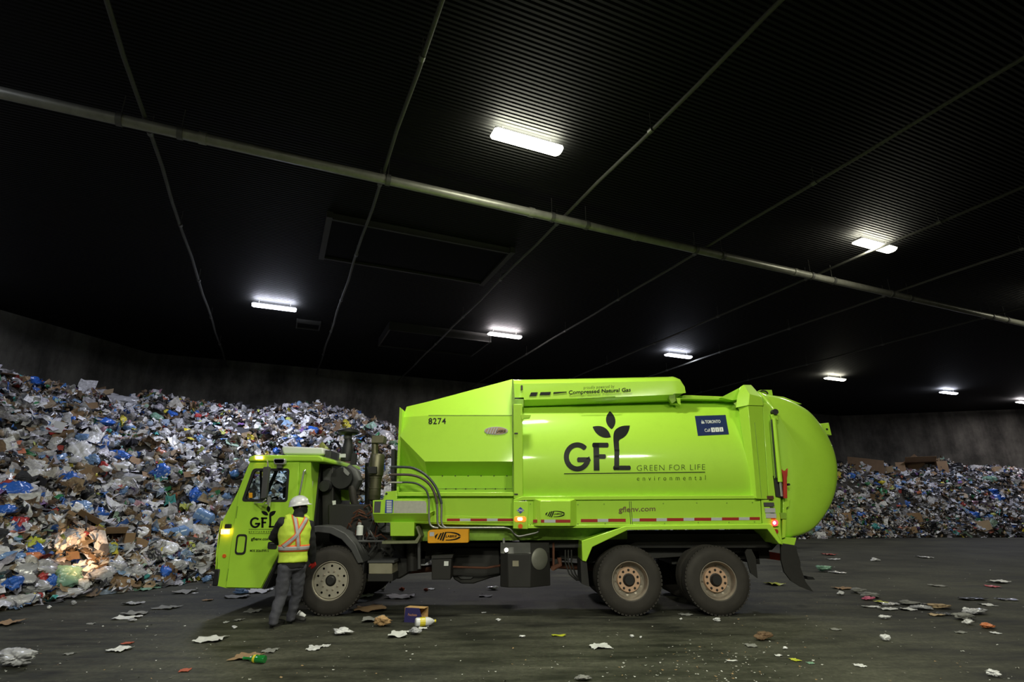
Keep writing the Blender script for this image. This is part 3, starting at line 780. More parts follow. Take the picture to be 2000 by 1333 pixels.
MB().tube([W(885, 1108, 9.9), W(950, 1110, 9.9), W(985, 1104, 9.9)], .018, 8).build('brake_line', m_rust, truck)
# slung black arm under the body
MB().pprism([(883, 1070), (975, 1070), (978, 1125), (958, 1130), (925, 1141), (900, 1141), (886, 1132), (880, 1115)], 10.2, 10.2, 10.35).build('loader_arm', m_chassis, truck, bev=.02)
MB().pprism([(893, 1124), (912, 1127), (925, 1127), (920, 1131), (900, 1131)], 10.19, 10.17, 10.19).build('arm_bracket', m_grey, truck)
# engine and transmission mass
MB().pprism([(640, 985), (716, 985), (745, 1040), (790, 1050), (790, 1085), (815, 1092), (800, 1120), (780, 1132), (730, 1130), (690, 1090), (640, 1060)], 10.0, 10.0, 11.0).build('engine', m_chassis, truck, bev=.03)
em = MB()
rr = random.Random(3)
for i in range(16):
    x, y = rr.uniform(668, 742), rr.uniform(1002, 1052); x2, y2 = x + rr.uniform(-30, 30), y + rr.uniform(-26, 26)
    em.tube([W(x, y, 9.9), W((x + x2) / 2, min(y, y2) - 6, 9.84), W(x2, y2, 9.95)], .014, 6)
em.build('engine_hoses', m_rust, truck)
em = MB()
for i in range(14):
    x, y = rr.uniform(700, 770), rr.uniform(1030, 1100); x2, y2 = x + rr.uniform(-22, 22), y + rr.uniform(-40, 40)
    em.tube([W(x, y, 9.85), W((x + x2) / 2 + 5, (y + y2) / 2, 9.78), W(x2, y2, 9.9)], .016, 6)
em.tube([W(700, 1058, 9.7), W(750, 1058, 9.7)], .02, 8)
em.build('engine_brackets', m_grey, truck)
f_ = MB().lathe([(0, 0), (.055, 0), (.055, .15), (.04, .16), (0, .16)], W(702, 1046, 9.8), 'Z', 20).build('oil_filter', m_white, truck)
MB().lathe([(0, 0), (.05, 0), (.05, .14), (.0, .14)], W(702, 1064, 9.8), 'Z', 20).build('filter_housing', m_black, f_)
MB().lathe([(0, .0), (.03, 0), (.035, .05), (.02, .06), (0, .06)], W(702, 1028, 9.8), 'Z', 12).build('filter_cap', m_chrome, f_)

# ------------- cab
cab_o = [(488, 899), (606, 899), (609, 1028), (590, 1034), (566, 1052), (547, 1081), (511, 1151), (440, 1150), (421, 1145), (421, 1111), (427, 1042), (433, 1018), (463, 961)]
win_r = [(496.5, 917.5), (564, 917.5), (559.5, 979), (474.5, 978)]
def P2(pp): return pxz(pp, YC)
win_big = round_poly(P2([(492, 913), (568, 913), (563, 983), (468, 982)]), .06)
CAB_W = 2.36
cab = plate('cab', P2(cab_o), [win_big], YC + .03, YC + .08, m_green, truck)
plate('cab_side', P2(cab_o), [win_big], YC + CAB_W - .05, YC + CAB_W, m_green, cab)
# shell strips between the two sides
def strip(a, b_, name, m, y0=.03, y1=CAB_W, th=.03, par=None):
    (x0, z0), (x1, z1) = pxz([a, b_], YC); d = Vector((x1 - x0, 0, z1 - z0)).normalized(); n = Vector((d.z, 0, -d.x)) * th
    v = [Vector((x, YC + y, z)) for y in (y0, y1) for x, z in ((x0, z0), (x1, z1))]
    return MB().add(v + [p + n for p in v], [(0, 1, 3, 2), (4, 6, 7, 5), (0, 4, 5, 1), (2, 3, 7, 6), (0, 2, 6, 4), (1, 5, 7, 3)]).build(name, m, par or cab)
strip((433, 1018), (424, 1075), 'front_panel', m_green); strip((424, 1075), (421, 1145), 'front_panel', m_green)
for y0, y1 in ((.08, .16), (CAB_W - .16, CAB_W - .08), (1.14, 1.22)): strip((488, 899), (433, 1018), 'windscreen_pillar', m_black, y0, y1, -.04)
strip((486, 904), (434, 1016), 'windscreen', m_glass, .1, CAB_W - .1, .008)
# rear wall: green near corner panel, dark rear wall beyond
(xr, zr), (_, zb) = pxz([(606, 899), (609, 1028)], YC)
MB().box(xr - .05, xr, YC + .05, YC + .50, zb, zr).build('corner_panel', m_green, cab, bev=.02)
MB().box(xr - .06, xr - .03, YC + .50, YC + CAB_W - .03, zb - .1, zr - .02).build('rear_wall', m_grey, cab)
MB().box(xr - .02, xr + .02, YC + .50, YC + .56, zb - .15, zr - .05).build('rear_frame', m_black, cab)
# decals on the rear corner
for (a, b_, c_, d_, mm_) in ((609, 940, 614, 951, m_white), (609, 953, 614, 962, m_rust), (609, 964, 614, 972, m_rust), (609, 974, 617, 981, m_yel)):
    x, f, u = ray(a, b_); Ya = YC * 1.02
    yy = 9.62; z0 = W(a, d_, yy).z; z1 = W(a, b_, yy).z
    MB().box(xr, xr + .004, 9.60, 9.74, z0, z1).build('warning_sticker', mm_, cab)
# roof
roofz = W(500, 899, YC).z
rp = [W(x, y, YC) for x, y in ((484, 902), (488, 893), (498, 889), (622, 890), (632, 895), (632, 903), (606, 902))]
MB().prism([(p.x, p.z) for p in rp], YC - .02, YC + CAB_W + .02).build('cab_roof', m_green, truck, bev=.025, seg=3)
MB().box(W(425, 1145, YC).x, xr - .05, YC + .08, YC + CAB_W - .05, .62, .72).build('cab_floor', m_black, cab)
ac = MB().loft([[W(553, 888, 10.2), W(626, 889, 10.2), W(632, 888, 10.2), W(631, 875, 10.2), W(556, 872, 10.2), W(549, 874, 10.2)],
                [p + Vector((0, 1.1, 0)) for p in [W(553, 888, 10.2), W(626, 889, 10.2), W(632, 888, 10.2), W(631, 875, 10.2), W(556, 872, 10.2), W(549, 874, 10.2)]]], closed=True)
ac.build('roof_air_conditioner', m_white, truck, bev=.03)
MB().pbox(632, 880, 648, 900, 10.3, .5).build('roof_duct', m_grey, truck, bev=.02)
# interior
seat = MB().pbox(572, 985, 598, 1045, 9.75, .5).pbox(535, 1020, 585, 1045, 9.75, .5).build('driver_seat', m_black, cab, bev=.04)
MB().box(W(450, 1010, 9.6).x, W(478, 1010, 9.6).x, YC + .12, YC + CAB_W - .15, 1.15, 1.62).build('dashboard', m_black, cab, bev=.05)
sw_c = W(520, 985, 9.85); ax = Vector((.55, 0, -.8)).normalized(); u_ = Vector((0, 1, 0)); w2 = ax.cross(u_)
MB().tube([sw_c + (u_ * math.cos(a) + w2 * math.sin(a)) * .2 for a in [2 * math.pi * i / 32 for i in range(33)]], .016, 8, False).tube([sw_c, sw_c - Vector((.3, 0, .5))], .03, 8).build('steering_wheel', m_black, cab)
MB().tube([W(515, 976, 9.62), W(540, 922, 9.62)], .022, 8).build('wiper_bar', m_black, cab)
MB().pprism([(553, 953), (561, 950), (560, 972), (552, 974)], 9.6, 9.6, 9.63).build('cab_bracket', m_black, cab)
# door
door_o = [(497, 905), (584.5, 903), (576.5, 1030), (562, 1053), (545, 1081), (509.5, 1149.5), (441, 1148), (449, 1085), (457, 1022), (467, 961)]
door = plate('cab_door', P2(door_o), [round_poly(P2(win_r), .05)], YC, YC + .03, m_green, truck, bev=.006)
fr = plate('window_seal', round_poly(P2([(494.5, 915.5), (566, 915.5), (561.5, 981), (472, 980)]), .06), [round_poly(P2([(498.5, 920), (561.5, 920), (557.5, 976.5), (478.5, 975.5)]), .045)], YC - .012, YC + .03, m_black, door)
plate('window_pane', round_poly(P2([(497, 918), (563, 918), (559, 978), (476, 977)]), .045), [], YC + .012, YC + .018, m_glass, door)
MB().pprism([(486, 963), (493, 963), (493, 973), (486, 973)], YC, YC - .004, YC + .008).build('window_sticker', m_yel, door)
MB().pprism([(507, 920), (510, 920), (511, 977), (508, 977)], YC + .02, YC + .02, YC + .05).build('window_divider', m_black, door)
def ring(px0, py0, px1, py1, w, name, m, par, y0, y1, r=.04):
    o_ = round_poly(P2([(px0, py0), (px1, py0), (px1, py1), (px0, py1)]), r)
    i_ = round_poly(P2([(px0 + w, py0 + w), (px1 - w, py0 + w), (px1 - w, py1 - w), (px0 + w, py1 - w)]), r * .7)
    return plate(name, o_, [i_], y0, y1, m, par)
o_ = round_poly(P2([(463, 1044), (483.5, 1044), (479.5, 1084), (458.5, 1084)]), .06); i_ = round_poly(P2([(465.5, 1047.5), (480.5, 1047.5), (476.5, 1080), (461.5, 1080)]), .04)
plate('step_hole_trim', o_, [i_], YC - .012, YC + .002, m_black, door)
hd = plate('door_handle', round_poly(P2([(524, 1059), (541, 1059), (541, 1073), (522.5, 1073)]), .03), [], YC - .012, YC + .002, m_black, door)
MB().tube([W(528, 1063, YC - .03), W(537, 1063, YC - .03)], .008, 8).build('latch', m_grey, door)
for (a, b_) in ((461, 995), (443, 1117)):
    MB().pbox(a, b_ - 6, a + 2.5, b_ + 18, YC - .012, .015).build('door_hinge', m_green2, door)
# black gap line along the slanted rear door edge
MB().pprism([(547, 1081), (550, 1083), (516, 1151), (511, 1151)], YC, YC - .002, YC + .03).build('door_gap', m_black, cab)
MB().box(W(440, 1150, YC).x, W(511, 1151, YC).x, YC + .02, YC + .2, .46, .49).build('door_sill', m_black, cab)
# logo and lettering on the door
V, F = leaf_logo()
decal('leaf_logo', V, F, [(488.8, 988), (540.5, 988), (538.5, 1032.4), (488, 1032.4)], YC, m_decal, door)
text('lettering', 'environmental', box_q(486, 1036.6, 536, 1041.2), YC, m_decal, door, spacing=1.6, offset=-.005)
decal('lettering_rule', [(0, 0), (1, 0), (1, 1), (0, 1)], [(0, 1, 2, 3)], box_q(486, 1034.2, 537, 1034.9), YC, m_decal, door)
decal('lettering_rule', [(0, 0), (1, 0), (1, 1), (0, 1)], [(0, 1, 2, 3)], box_q(486, 1042.4, 537, 1043), YC, m_decal, door)
text('lettering', 'gflenv.com', box_q(490.8, 1050.3, 528, 1057.6), YC, m_decal, door, offset=.015)
text('lettering', 'MOE 2026-IFVR12', box_q(488.5, 1074, 525, 1078.6), YC, m_decal, door, offset=.01)
# grab handle, mirrors, lamps
gp = [W(597, 925, YC + .02), W(596, 919, YC - .07), W(593.5, 921, YC - .09), W(590, 940, YC - .09), W(585.5, 963, YC - .09), W(584.5, 968, YC - .06), W(587, 969, YC + .02)]
MB().tube(gp, .014, 10).build('grab_handle', m_chrome, truck)
mi = MB().pprism(round_poly([(515, 913), (526, 912), (520, 973), (510, 975)], 2, 3), YC - .30, YC - .32, YC - .24).build('side_mirror', m_grey, truck, bev=.01)
MB().tube([W(519, 976, YC - .28), W(513, 982, YC - .25), W(497, 983, YC - .02)], .012, 8).tube([W(523, 912, YC - .28), W(523, 905, YC - .2), W(522, 899, YC)], .012, 8).tube([W(512, 990, YC), W(520, 984, YC - .2)], .01, 8).build('mirror_arm', m_chrome, mi)
mi2 = MB().pprism([(524, 972), (528, 972), (526, 990), (522, 984)], YC - .2, YC - .22, YC - .16).build('mirror_bracket', m_chrome, mi)
sp = MB().pprism(round_poly([(533, 896), (557, 896), (556, 908), (535, 908)], 4, 4), YC - .10, YC - .10, YC - .02).build('work_light', m_chrome, truck, bev=.012)
MB().pprism(round_poly([(535, 898), (555, 898), (554, 905), (537, 905)], 3, 4), YC - .1, YC - .106, YC - .1).build('lens', m_glass, sp)
MB().pbox(540, 907, 551, 915, YC - .07, .06).build('light_bracket', m_grey, sp)
def amber(name, pp, Y, core, dy=.03, m0=None, m1=None, par=None):
    a = MB().pprism(pp, Y, Y - dy, Y).build(name, m0 or m_amber, par or truck, bev=.008)
    MB().pprism(core, Y - dy, Y - dy - .006, Y - dy).build('bulb', m1 or m_amberc, a)
    return a
amber('roof_marker_light', [(499, 891), (514, 891), (514, 898), (500, 898)], YC - .02, [(503, 893), (511, 893), (511, 896), (503, 896)])
amber('turn_signal', [(435, 1034), (450, 1034), (449, 1044), (434, 1044)], YC + .02, [(438, 1037), (445, 1037), (445, 1041), (438, 1041)], .06)
MB().pprism(round_poly([(443, 1024), (453, 1024), (452, 1033), (441, 1033)], 2, 3), YC + .03, YC - .03, YC + .03).build('camera_pod', m_black, truck, bev=.01)
MB().pprism(ell(438.5, 1086.5, 3.6, 3.6, 20), YC + .03, YC + .015, YC + .03).build('side_reflector', m_orange, truck)
bx_ = W(413, 1145, YC)
MB().box(W(412.5, 1145, YC).x, W(424, 1145, YC).x, YC + .02, YC + CAB_W - .02, W(421, 1146, YC).z, W(421, 1112, YC).z).build('front_bumper', m_black, truck, bev=.02)
# headlights on the nose
for yy in (YC + .22, YC + CAB_W - .3):
    hx = W(426, 1085, YC).x - .03
    h_ = MB().lathe([(0, -.06), (.06, -.05), (.085, 0), (.09, .05)], (hx, yy, 1.02), 'X', 24).build('headlight', m_chrome, truck)
m_head = mat('lit_headlight_lens', (1, .9, .75), .2, emis=12, ecol=(1, .8, .55))
for yy in (YC + .22,):
    hx = W(426, 1085, YC).x - .10
    MB().lathe([(0, 0), (.075, .0), (.08, .02)], (hx, yy, 1.02), 'X', 24).build('headlight_lens', m_head, truck)
    sl = bpy.data.lights.new('headlight_beam', 'SPOT'); sl.energy = 1500; sl.spot_size = math.radians(17); sl.spot_blend = .8; sl.color = (1, .56, .25); sl.shadow_soft_size = .05
    so = bpy.data.objects.new('headlight_beam', sl); COL.objects.link(so); so.parent = truck; so.matrix_parent_inverse = WORLD_M[truck.name].inverted()
    so.location = (hx - .03, yy, 1.02)
    HEAD_BEAM = so
# front wheel arch
ac_ = W(645, 1136, YB); arc_pts = []
outer = [(607, 1030), (622, 1027), (650, 1029), (676, 1042), (696, 1064), (711, 1099)]
inner = [(700, 1101), (686, 1074), (668, 1054), (646, 1043), (622, 1040), (607, 1043)]
MB().pprism(outer + inner, YC - .02, YC - .06, YC + .45).build('wheel_arch', m_grey, truck, 40, bev=.012)
MB().pprism([(607, 1043), (580, 1050), (566, 1060), (556, 1075), (540, 1105), (520, 1151), (512, 1151), (547, 1081), (566, 1052), (590, 1034), (607, 1030)], YC + .02, YC + .02, YC + .4).build('wheel_arch', m_black, truck)
MB().pbox(704, 1099, 712, 1128, YC + .02, .4).build('splash_guard', m_black, truck)
MB().pprism([(607, 1036), (622, 1034), (650, 1036), (680, 1052), (706, 1099), (690, 1110), (560, 1110), (566, 1060)], YC + .5, YC + .5, YC + .55).build('wheel_arch_liner', m_black, truck)
# radiator housing behind the cab
MB().pprism([(627, 905), (650, 905), (652, 1000), (655, 1050), (629, 1050)], 10.15, 10.15, 11.2).build('radiator', m_chassis, truck, bev=.02)
MB().pprism([(631, 917), (647, 915), (648, 945), (632, 950)], 10.14, 10.12, 10.15).build('radiator_panel', m_grey, truck)
# air intake
ai = W(680, 850, 10.3)
intake = MB().lathe([(0, .0), (.17, .0), (.20, .03), (.20, .07), (.15, .10), (.05, .115), (0, .115)], W(680, 849, 10.3), 'Z', 32).build('air_intake', m_black, truck, 35)
MB().lathe([(.075, -.09), (.075, .0)], W(680, 849, 10.3), 'Z', 24).build('intake_neck', m_grey, intake)
MB().lathe([(0, 0), (.105, 0), (.11, .05), (.11, .21), (.095, .27), (.08, .34), (.078, .40)], W(677, 901, 10.3), 'Z', 28).build('precleaner', m_black, intake, 35)
MB().pprism([(664, 887), (675, 887), (675, 894), (664, 894)], 10.18, 10.18, 10.19).build('sticker', m_white, intake)
MB().pbox(684, 886, 695, 908, 10.25, .12).build('restriction_gauge', m_black, intake)
MB().lathe([(0, 0), (.19, 0), (.205, .03), (.205, .5), (0, .5)], W(667, 934, 10.1), 'Y', 36).build('air_filter', m_black, intake, 35)
MB().lathe([(0, 0), (.095, 0), (.11, .05), (.11, .35)], W(633, 950, 10.0), 'Y', 28).build('charge_air_pipe', m_black, intake, 35)
MB().tube([W(680, 915, 10.25), W(693, 925, 10.22), W(699, 938, 10.22), W(693, 950, 10.25), W(687, 958, 10.28)], [.08, .095, .095, .095, .09], 18).build('elbow', m_grey, intake)
MB().tube([W(687, 950, 10.2), W(690, 975, 10.2), W(696, 992, 10.25), W(700, 1010, 10.3)], .066, 16).build('intake_pipe', mat('dark_hose', (.035, .03, .028), .6), intake)
MB().pprism([(671, 913), (677, 918), (683, 925), (680, 930), (675, 927), (671, 922)], 10.07, 10.07, 10.09).build('clamp', m_chrome, intake)
MB().pprism([(649, 979), (656, 978), (656, 986), (650, 987)], 10.0, 9.995, 10.0).build('sticker', m_white, intake)
# exhaust
ex = MB().lathe([(0, 0), (.10, 0), (.11, .02), (.11, .20), (.122, .20), (.122, .225), (.11, .225), (.11, .39), (.122, .39), (.122, .415), (.11, .415), (.135, .44), (.135, .80), (.12, .83), (0, .83)], W(731, 977, 10.35), 'Z', 32).build('exhaust_muffler', m_muff, truck, 30)
MB().tube([W(732, 892, 10.35), W(732, 866, 10.35)], .062, 16).build('exhaust_pipe', m_muff, ex)
MB().pbox(725, 851, 750, 866, 10.25, .25).build('exhaust_tip', m_muff, ex, bev=.01)
MB().tube([W(722, 1000, 10.6), W(722, 905, 10.6)], .09, 16).build('exhaust_shield', m_black, ex)
MB().pprism([(716, 912), (735, 912), (735, 925), (720, 925)], 10.15, 10.15, 10.25).build('exhaust_clamp', m_black, ex)
MB().tube([W(725, 975, 10.35), W(724, 1000, 10.35), W(716, 1030, 10.35)], .06, 12).build('down_pipe', m_black, ex)
MB().pprism([(652, 956), (682, 956), (682, 978), (662, 978), (660, 966), (652, 966)], 10.6, 10.6, 10.7).build('far_guard', m_green, truck)

# ------------- front hopper of the body
def S(x, rows): return [W(x, p, y) for y, p in rows]
def zat(py, Y): return W(1000, py, Y).z
HT = .16; zB = zat(812, YB + HT); zC = zat(902, YB); zD = zat(930, YB + .36); zE = zat(963, YB + .36)
def secs_h(xpx, yB_, yT, topx, cz=None, yrec=YB + .36):
    x = W(xpx, 902, yB_).x
    top = W(topx[0], topx[1], yT)
    zc = cz if cz else zC
    pts = [Vector((x, yB_ + HT, zB)), Vector((x, yB_, zc)), Vector((x, yrec, zD if not cz else zD + .18)), Vector((x, yrec, zE))]
    return [Vector((x, YB + 1.25 + (YB + 1.25 - yT), top.z)), Vector((x, yT, top.z))] + pts
s0 = secs_h(779, YB + .2, YB + .6, (783, 795), cz=zat(853, YB + .2))
def hop_y(z): return YB + HT * max(0.0, min(1.0, (z - zC) / (zB - zC)))
s1 = secs_h(830, YB, YB + .50, (830, 783))
s2 = secs_h(1001, YB, YB + .62, (1000, 741))
hop = MB().loft([s0, s1, s2], caps=False)
x0h, x1h = s0[0].x, s2[0].x
# closing far side, front and rear walls
for s_ in (s0, s1, s2): pass
far = YF - .05
hop.loft([[Vector((s[0].x, s[0].y, s[0].z)), Vector((s[0].x, far, zB)), Vector((s[0].x, far, zE - .8))] for s in (s0, s1, s2)], caps=False)
def cap(s): return [s[0], s[1], s[2], s[3], s[4], s[5], Vector((s[5].x, s[5].y, zE - .8)), Vector((s[5].x, far, zE - .8)), Vector((s[5].x, far, zB))]
hop.add(cap(s0), [tuple(range(9))]); hop.add(cap(s2), [tuple(range(9))])
hopper = hop.build('hopper', m_green, truck, 20)
# seam under the sloping roof, lip, lower panel
MB().pprism([(780, 811), (1001, 811), (1001, 813.2), (780, 813.2)], YB, YB - .006, YB + .02).build('seam', m_green2, hopper) if False else None
MB().box(s1[0].x, x1h, YB + HT - .004, YB + HT + .01, zB - .007, zB + .007).build('seam', m_green2, hopper)
MB().pprism([(775, 962), (1003, 962), (1003, 970), (775, 970)], YB - .0, YB - .01, YB + .4).build('ledge', m_green, hopper, bev=.008)
MB().pprism([(768, 970), (1003, 970), (1003, 1028), (768, 1022)], YB + .1, YB + .06, YB + .5).build('lower_panel', m_green, hopper, bev=.01)
MB().pprism([(735, 1004), (1003, 1011), (1003, 1021.5), (735, 1021.5)], YB + .05, YB + .04, YB + .4).build('side_rail', m_green, hopper, bev=.006)
MB().pprism([(781, 796), (786, 800), (781, 905), (779, 968), (775, 968), (776, 905)], YB + .24, YB + .22, YB + 2.2).build('front_edge', m_green, hopper)
MB().pprism([(764, 878), (771, 878), (770, 960), (764, 1000)], YB + .3, YB + .3, YB + .5).build('front_guide', m_black, hopper)
bm_ = 0
for i in range(6):
    p = W(864 + i * 25.2, 930, YB + .36); MB().tube([p + Vector((0, -.012, 0)), p + Vector((0, .01, 0))], .011, 8).build('bolt', m_black, hopper)
for i in range(7):
    p = W(871 + i * 19.3, 955.5, YB + .36); MB().tube([p + Vector((0, -.012, 0)), p + Vector((0, .01, 0))], .011, 8).build('bolt', m_black, hopper)
MB().pprism([(855, 954.4), (1001, 954.4), (1001, 955.6), (855, 955.6)], YB + .35, YB + .352, YB + .36).build('seam', m_green2, hopper)
text('fleet_number', '8274', box_q(837, 817, 871, 829), hop_y, m_decal, hopper, offset=.012, spacing=1.1)
# oval maker plate
def oval(name, cx, cy, rx, ry, Y, m, par): return MB().pprism(ell(cx, cy, rx, ry, 36), Y, Y - .006, Y + .02).build(name, m, par)
OY = hop_y(W(969, 842, YB).z) - .006
oval('maker_plate', 969, 842, 23, 8, OY, m_tapew, hopper)
oval('maker_plate', 969, 842, 21, 6.5, OY - .004, mat('faded_orange_decal', (.45, .30, .18), .4), hopper)
V, F = join(*[poly([(x + 4, 836), (x + 6.5, 836), (x + 1.5, 848), (x - 1, 848)]) for x in (951, 956, 961, 966)])
decal('maker_plate', [((x - 900) / 100, (y - 800) / 100) for x, y in V], F, box_q(900, 800, 1000, 900), OY - .012, m_tapew, hopper)
text('maker_plate', 'LABRIE', box_q(970, 840, 988, 845.5), OY - .012, m_decal, hopper, offset=.02, shear=.2)

# ------------- pillar between hopper and tank
pil = MB().pprism([(1003, 790), (1020, 790), (1022, 975), (1003, 975)], YB, YB - .03, YB + .5).build('body_pillar', m_green, truck, bev=.012)
MB().pprism([(1000, 742), (1003, 742), (1006, 792), (1003, 1030), (1001, 1030)], YB + .1, YB + .1, YB + 1.5).build('gap_strip', m_green2, pil)
for y in (847, 966): MB().pbox(1004.5, y - 1.3, 1011.5, y + 1.3, YB - .04, .02).build('slot', m_black, pil)
MB().pprism([(1017, 810), (1037, 811), (1035, 817), (1024, 818), (1020, 822), (1018, 819)], YB - .02, YB - .04, YB + .1).build('bracket', m_green, pil, bev=.006)
MB().pbox(1005, 780, 1023, 796, YB + .25, .3).build('pod_hinge', m_green2, pil, bev=.01)

# ------------- tank
zt = [2.2 + 1.66 * math.sin(-.243 + (math.acos(.41 / 1.66) + .243) * i / 40) for i in range(40)]
def tank_sec(x, k=1.0):
    prof = [Vector((x, tank_y(z), z)) for z in zt]
    back = [Vector((x, 2 * (YB + 1.25) - p.y, p.z)) for p in prof[::-1]]
    return prof + [Vector((x, YB + 1.25, 2.2 + math.sqrt(1.66 ** 2 - .41 ** 2)))] + back
xt0, xt1 = W(1016, 880, YB).x, W(1478, 880, YB).x
tank = MB().loft([tank_sec(xt0 + (xt1 - xt0) * i / 12) for i in range(13)], closed=True).build('tank', m_green, truck, 40)
# creases close to both ends
for px, tp_ in ((1024, m_green),):
    pass
V, F = leaf_logo()
decal('leaf_logo', V, F, [(1100.8, 803.6), (1233.3, 803.6), (1233.3, 922.4), (1100.8, 922.4)], tank_y, m_decal, tank, cuts=30)
decal('lettering_rule', [(0, 0), (1, 0), (1, 1), (0, 1)], [(0, 1, 2, 3)], [(1101.5, 925.2), (1377, 922), (1377, 923.5), (1101.5, 926.7)], tank_y, m_decal, tank)
text('lettering', 'GREEN FOR LIFE', [(1243.8, 909.5), (1377, 907.2), (1377, 917.8), (1243.8, 920)], tank_y, m_decal, tank, cuts=3, offset=-.022, spacing=1.12)
text('lettering', 'environmental', [(1244, 930.5), (1378, 928.8), (1378, 938), (1244, 939.7)], tank_y, m_decal, tank, cuts=3, offset=-.012, spacing=1.9)
sq = [(1357, 813), (1417, 811), (1423.5, 849), (1363, 852)]
decal('service_sign', [(0, 0), (1, 0), (1, 1), (0, 1)], [(0, 1, 2, 3)], sq, tank_y, m_blue, tank, cuts=8)
def sub(q, u0, v0, u1, v1): return [quad_map(u, v, q) for u, v in ((u0, v0), (u1, v0), (u1, v1), (u0, v1))]
tk2 = lambda z: tank_y(z) - .004
text('service_sign_lettering', 'Call', sub(sq, .24, .66, .42, .82), tk2, m_white, tank)
for i, ch in enumerate('311'):
    decal('service_sign_box', [(0, 0), (1, 0), (1, 1), (0, 1)], [(0, 1, 2, 3)], sub(sq, .46 + i * .135, .62, .575 + i * .135, .84), tk2, m_white, tank)
    text('service_sign_lettering', ch, sub(sq, (.5 if ch == '3' else .508) + i * .135, .67, (.54 if ch == '3' else .522) + i * .135, .79), lambda z: tank_y(z) - .008, m_blue, tank)
text('service_sign_lettering', 'TORONTO', sub(sq, .30, .24, .80, .40), tk2, m_white, tank, offset=.01)
V, F = join(*[poly([(x, 1), (x, y), (x + .13, y), (x + .13, 1)]) for x, y in ((0, .4), (.2, .0), (.4, .5), (.6, .2), (.8, .6))])
decal('service_sign_emblem', V, F, sub(sq, .18, .22, .28, .40), tk2, m_white, tank)
# tank top fittings: right-hand ramp, hinge
MB().pprism([(1326, 774), (1338, 772), (1445, 776), (1445, 782), (1326, 780)], YB + .55, YB + .55, YB + 1.9).build('roof_edge', m_green, tank, bev=.01)
MB().pprism([(1306, 768), (1318, 768), (1320, 784), (1312, 790), (1306, 780)], YB + .42, YB + .40, YB + .5).build('pod_hinge', m_green2, tank, bev=.008)
MB().pprism([(1320, 778), (1328, 778), (1329, 792), (1324, 789)], YB + .42, YB + .40, YB + .44).build('pod_hinge', m_green, tank)
# ------------- gas cylinder pod on the roof
YP = YB + .38
def pod_sec(x, ybot, yfold, ytop, inset=0.0):
    a = W(x, ybot, YP + .14); b_ = W(x, yfold, YP); c_ = W(x, ytop + 8, YP + .03); d = W(x, ytop + 2, YP + .12); e = W(x, ytop, YP + .3)
    X = W(x, ytop, YP + .3).x
    pts = [Vector((X, p.y, p.z)) for p in (a, b_, c_, d, e)]
    return pts + [Vector((X, YP + 1.45, e.z + .04)), Vector((X, YP + 1.6, a.z))]
secs = []
for x, yb, yf, yt in ((1003, 778, 777, 742), (1022, 778, 777, 742), (1022.5, 793.5, 781.5, 742), (1160, 788, 777.5, 739.5), (1303, 782, 771, 736.5), (1303.5, 770, 769.5, 736.5), (1314, 769.5, 769, 736), (1322, 769, 768.6, 739.5), (1327.5, 768.5, 768, 748)):
    secs.append(pod_sec(x, yb, yf, yt))
pod = MB().loft(secs, closed=True).build('gas_cylinder_pod', m_green, truck, 25)
podY = YP + .004
text('lettering', 'Compressed Natural Gas', [(1110.7, 763.2), (1232, 757.6), (1232, 767.6), (1110.7, 773)], YP - .008, m_decal, pod, offset=.018)
text('lettering', 'proudly powered by', [(1140, 754.8), (1199.8, 751.8), (1199.8, 759.8), (1140, 762.2)], YP - .006, m_decal, pod, offset=-.008, spacing=1.1)
for pp in ([(172, 213), (185, 185), (237, 183), (225, 211)], [(250, 205), (258, 183), (337, 180), (328, 203)], [(355, 193), (358, 182), (458, 178), (457, 181)]):
    q = [(990 + a / 3.92, 720 + b_ / 3.92) for a, b_ in pp]
    MB().pprism(q, YP, YP - .005, YP + .01).build('speed_stripe', m_decal, pod)
MB().pprism(round_poly([(1017, 753), (1021, 753), (1021, 762), (1017, 762)], 1.5, 3), YP, YP - .005, YP + .02).build('slot', m_black, pod)
hp = [W(1129, 780, YP + .03), W(1129, 779, YP - .05), W(1165, 777.5, YP - .05), W(1201, 775, YP - .05), W(1201, 776, YP + .03)]
MB().tube(hp, .009, 8).build('pod_handle', m_green2, pod)

# ------------- skirt along the tank
ZTOP = zat(970, YB + .07)
sk = MB().pprism([(1003, 976), (1022, 970), (1472, 968), (1486, 973), (1486, 975), (1022, 978), (1003, 981)], YB, YB - .05, YB + .25).build('skirt', m_green, truck, bev=.008)
MB().pprism([(1030, 977), (1485, 974), (1488, 1023), (1030, 1028)], YB - .02, YB - .02, YB + .4).build('skirt_panel', m_green, sk, bev=.006)
MB().pprism([(1485, 972), (1500, 972), (1506, 1024), (1488, 1024)], YB, YB - .03, YB + .3).build('skirt_panel', m_green, sk, bev=.006)
MB().pprism([(1003, 980), (1031, 980), (1031, 1034), (1002, 1033)], YB - .02, YB - .06, YB + .2).build('lamp_panel', m_green, sk, bev=.008)
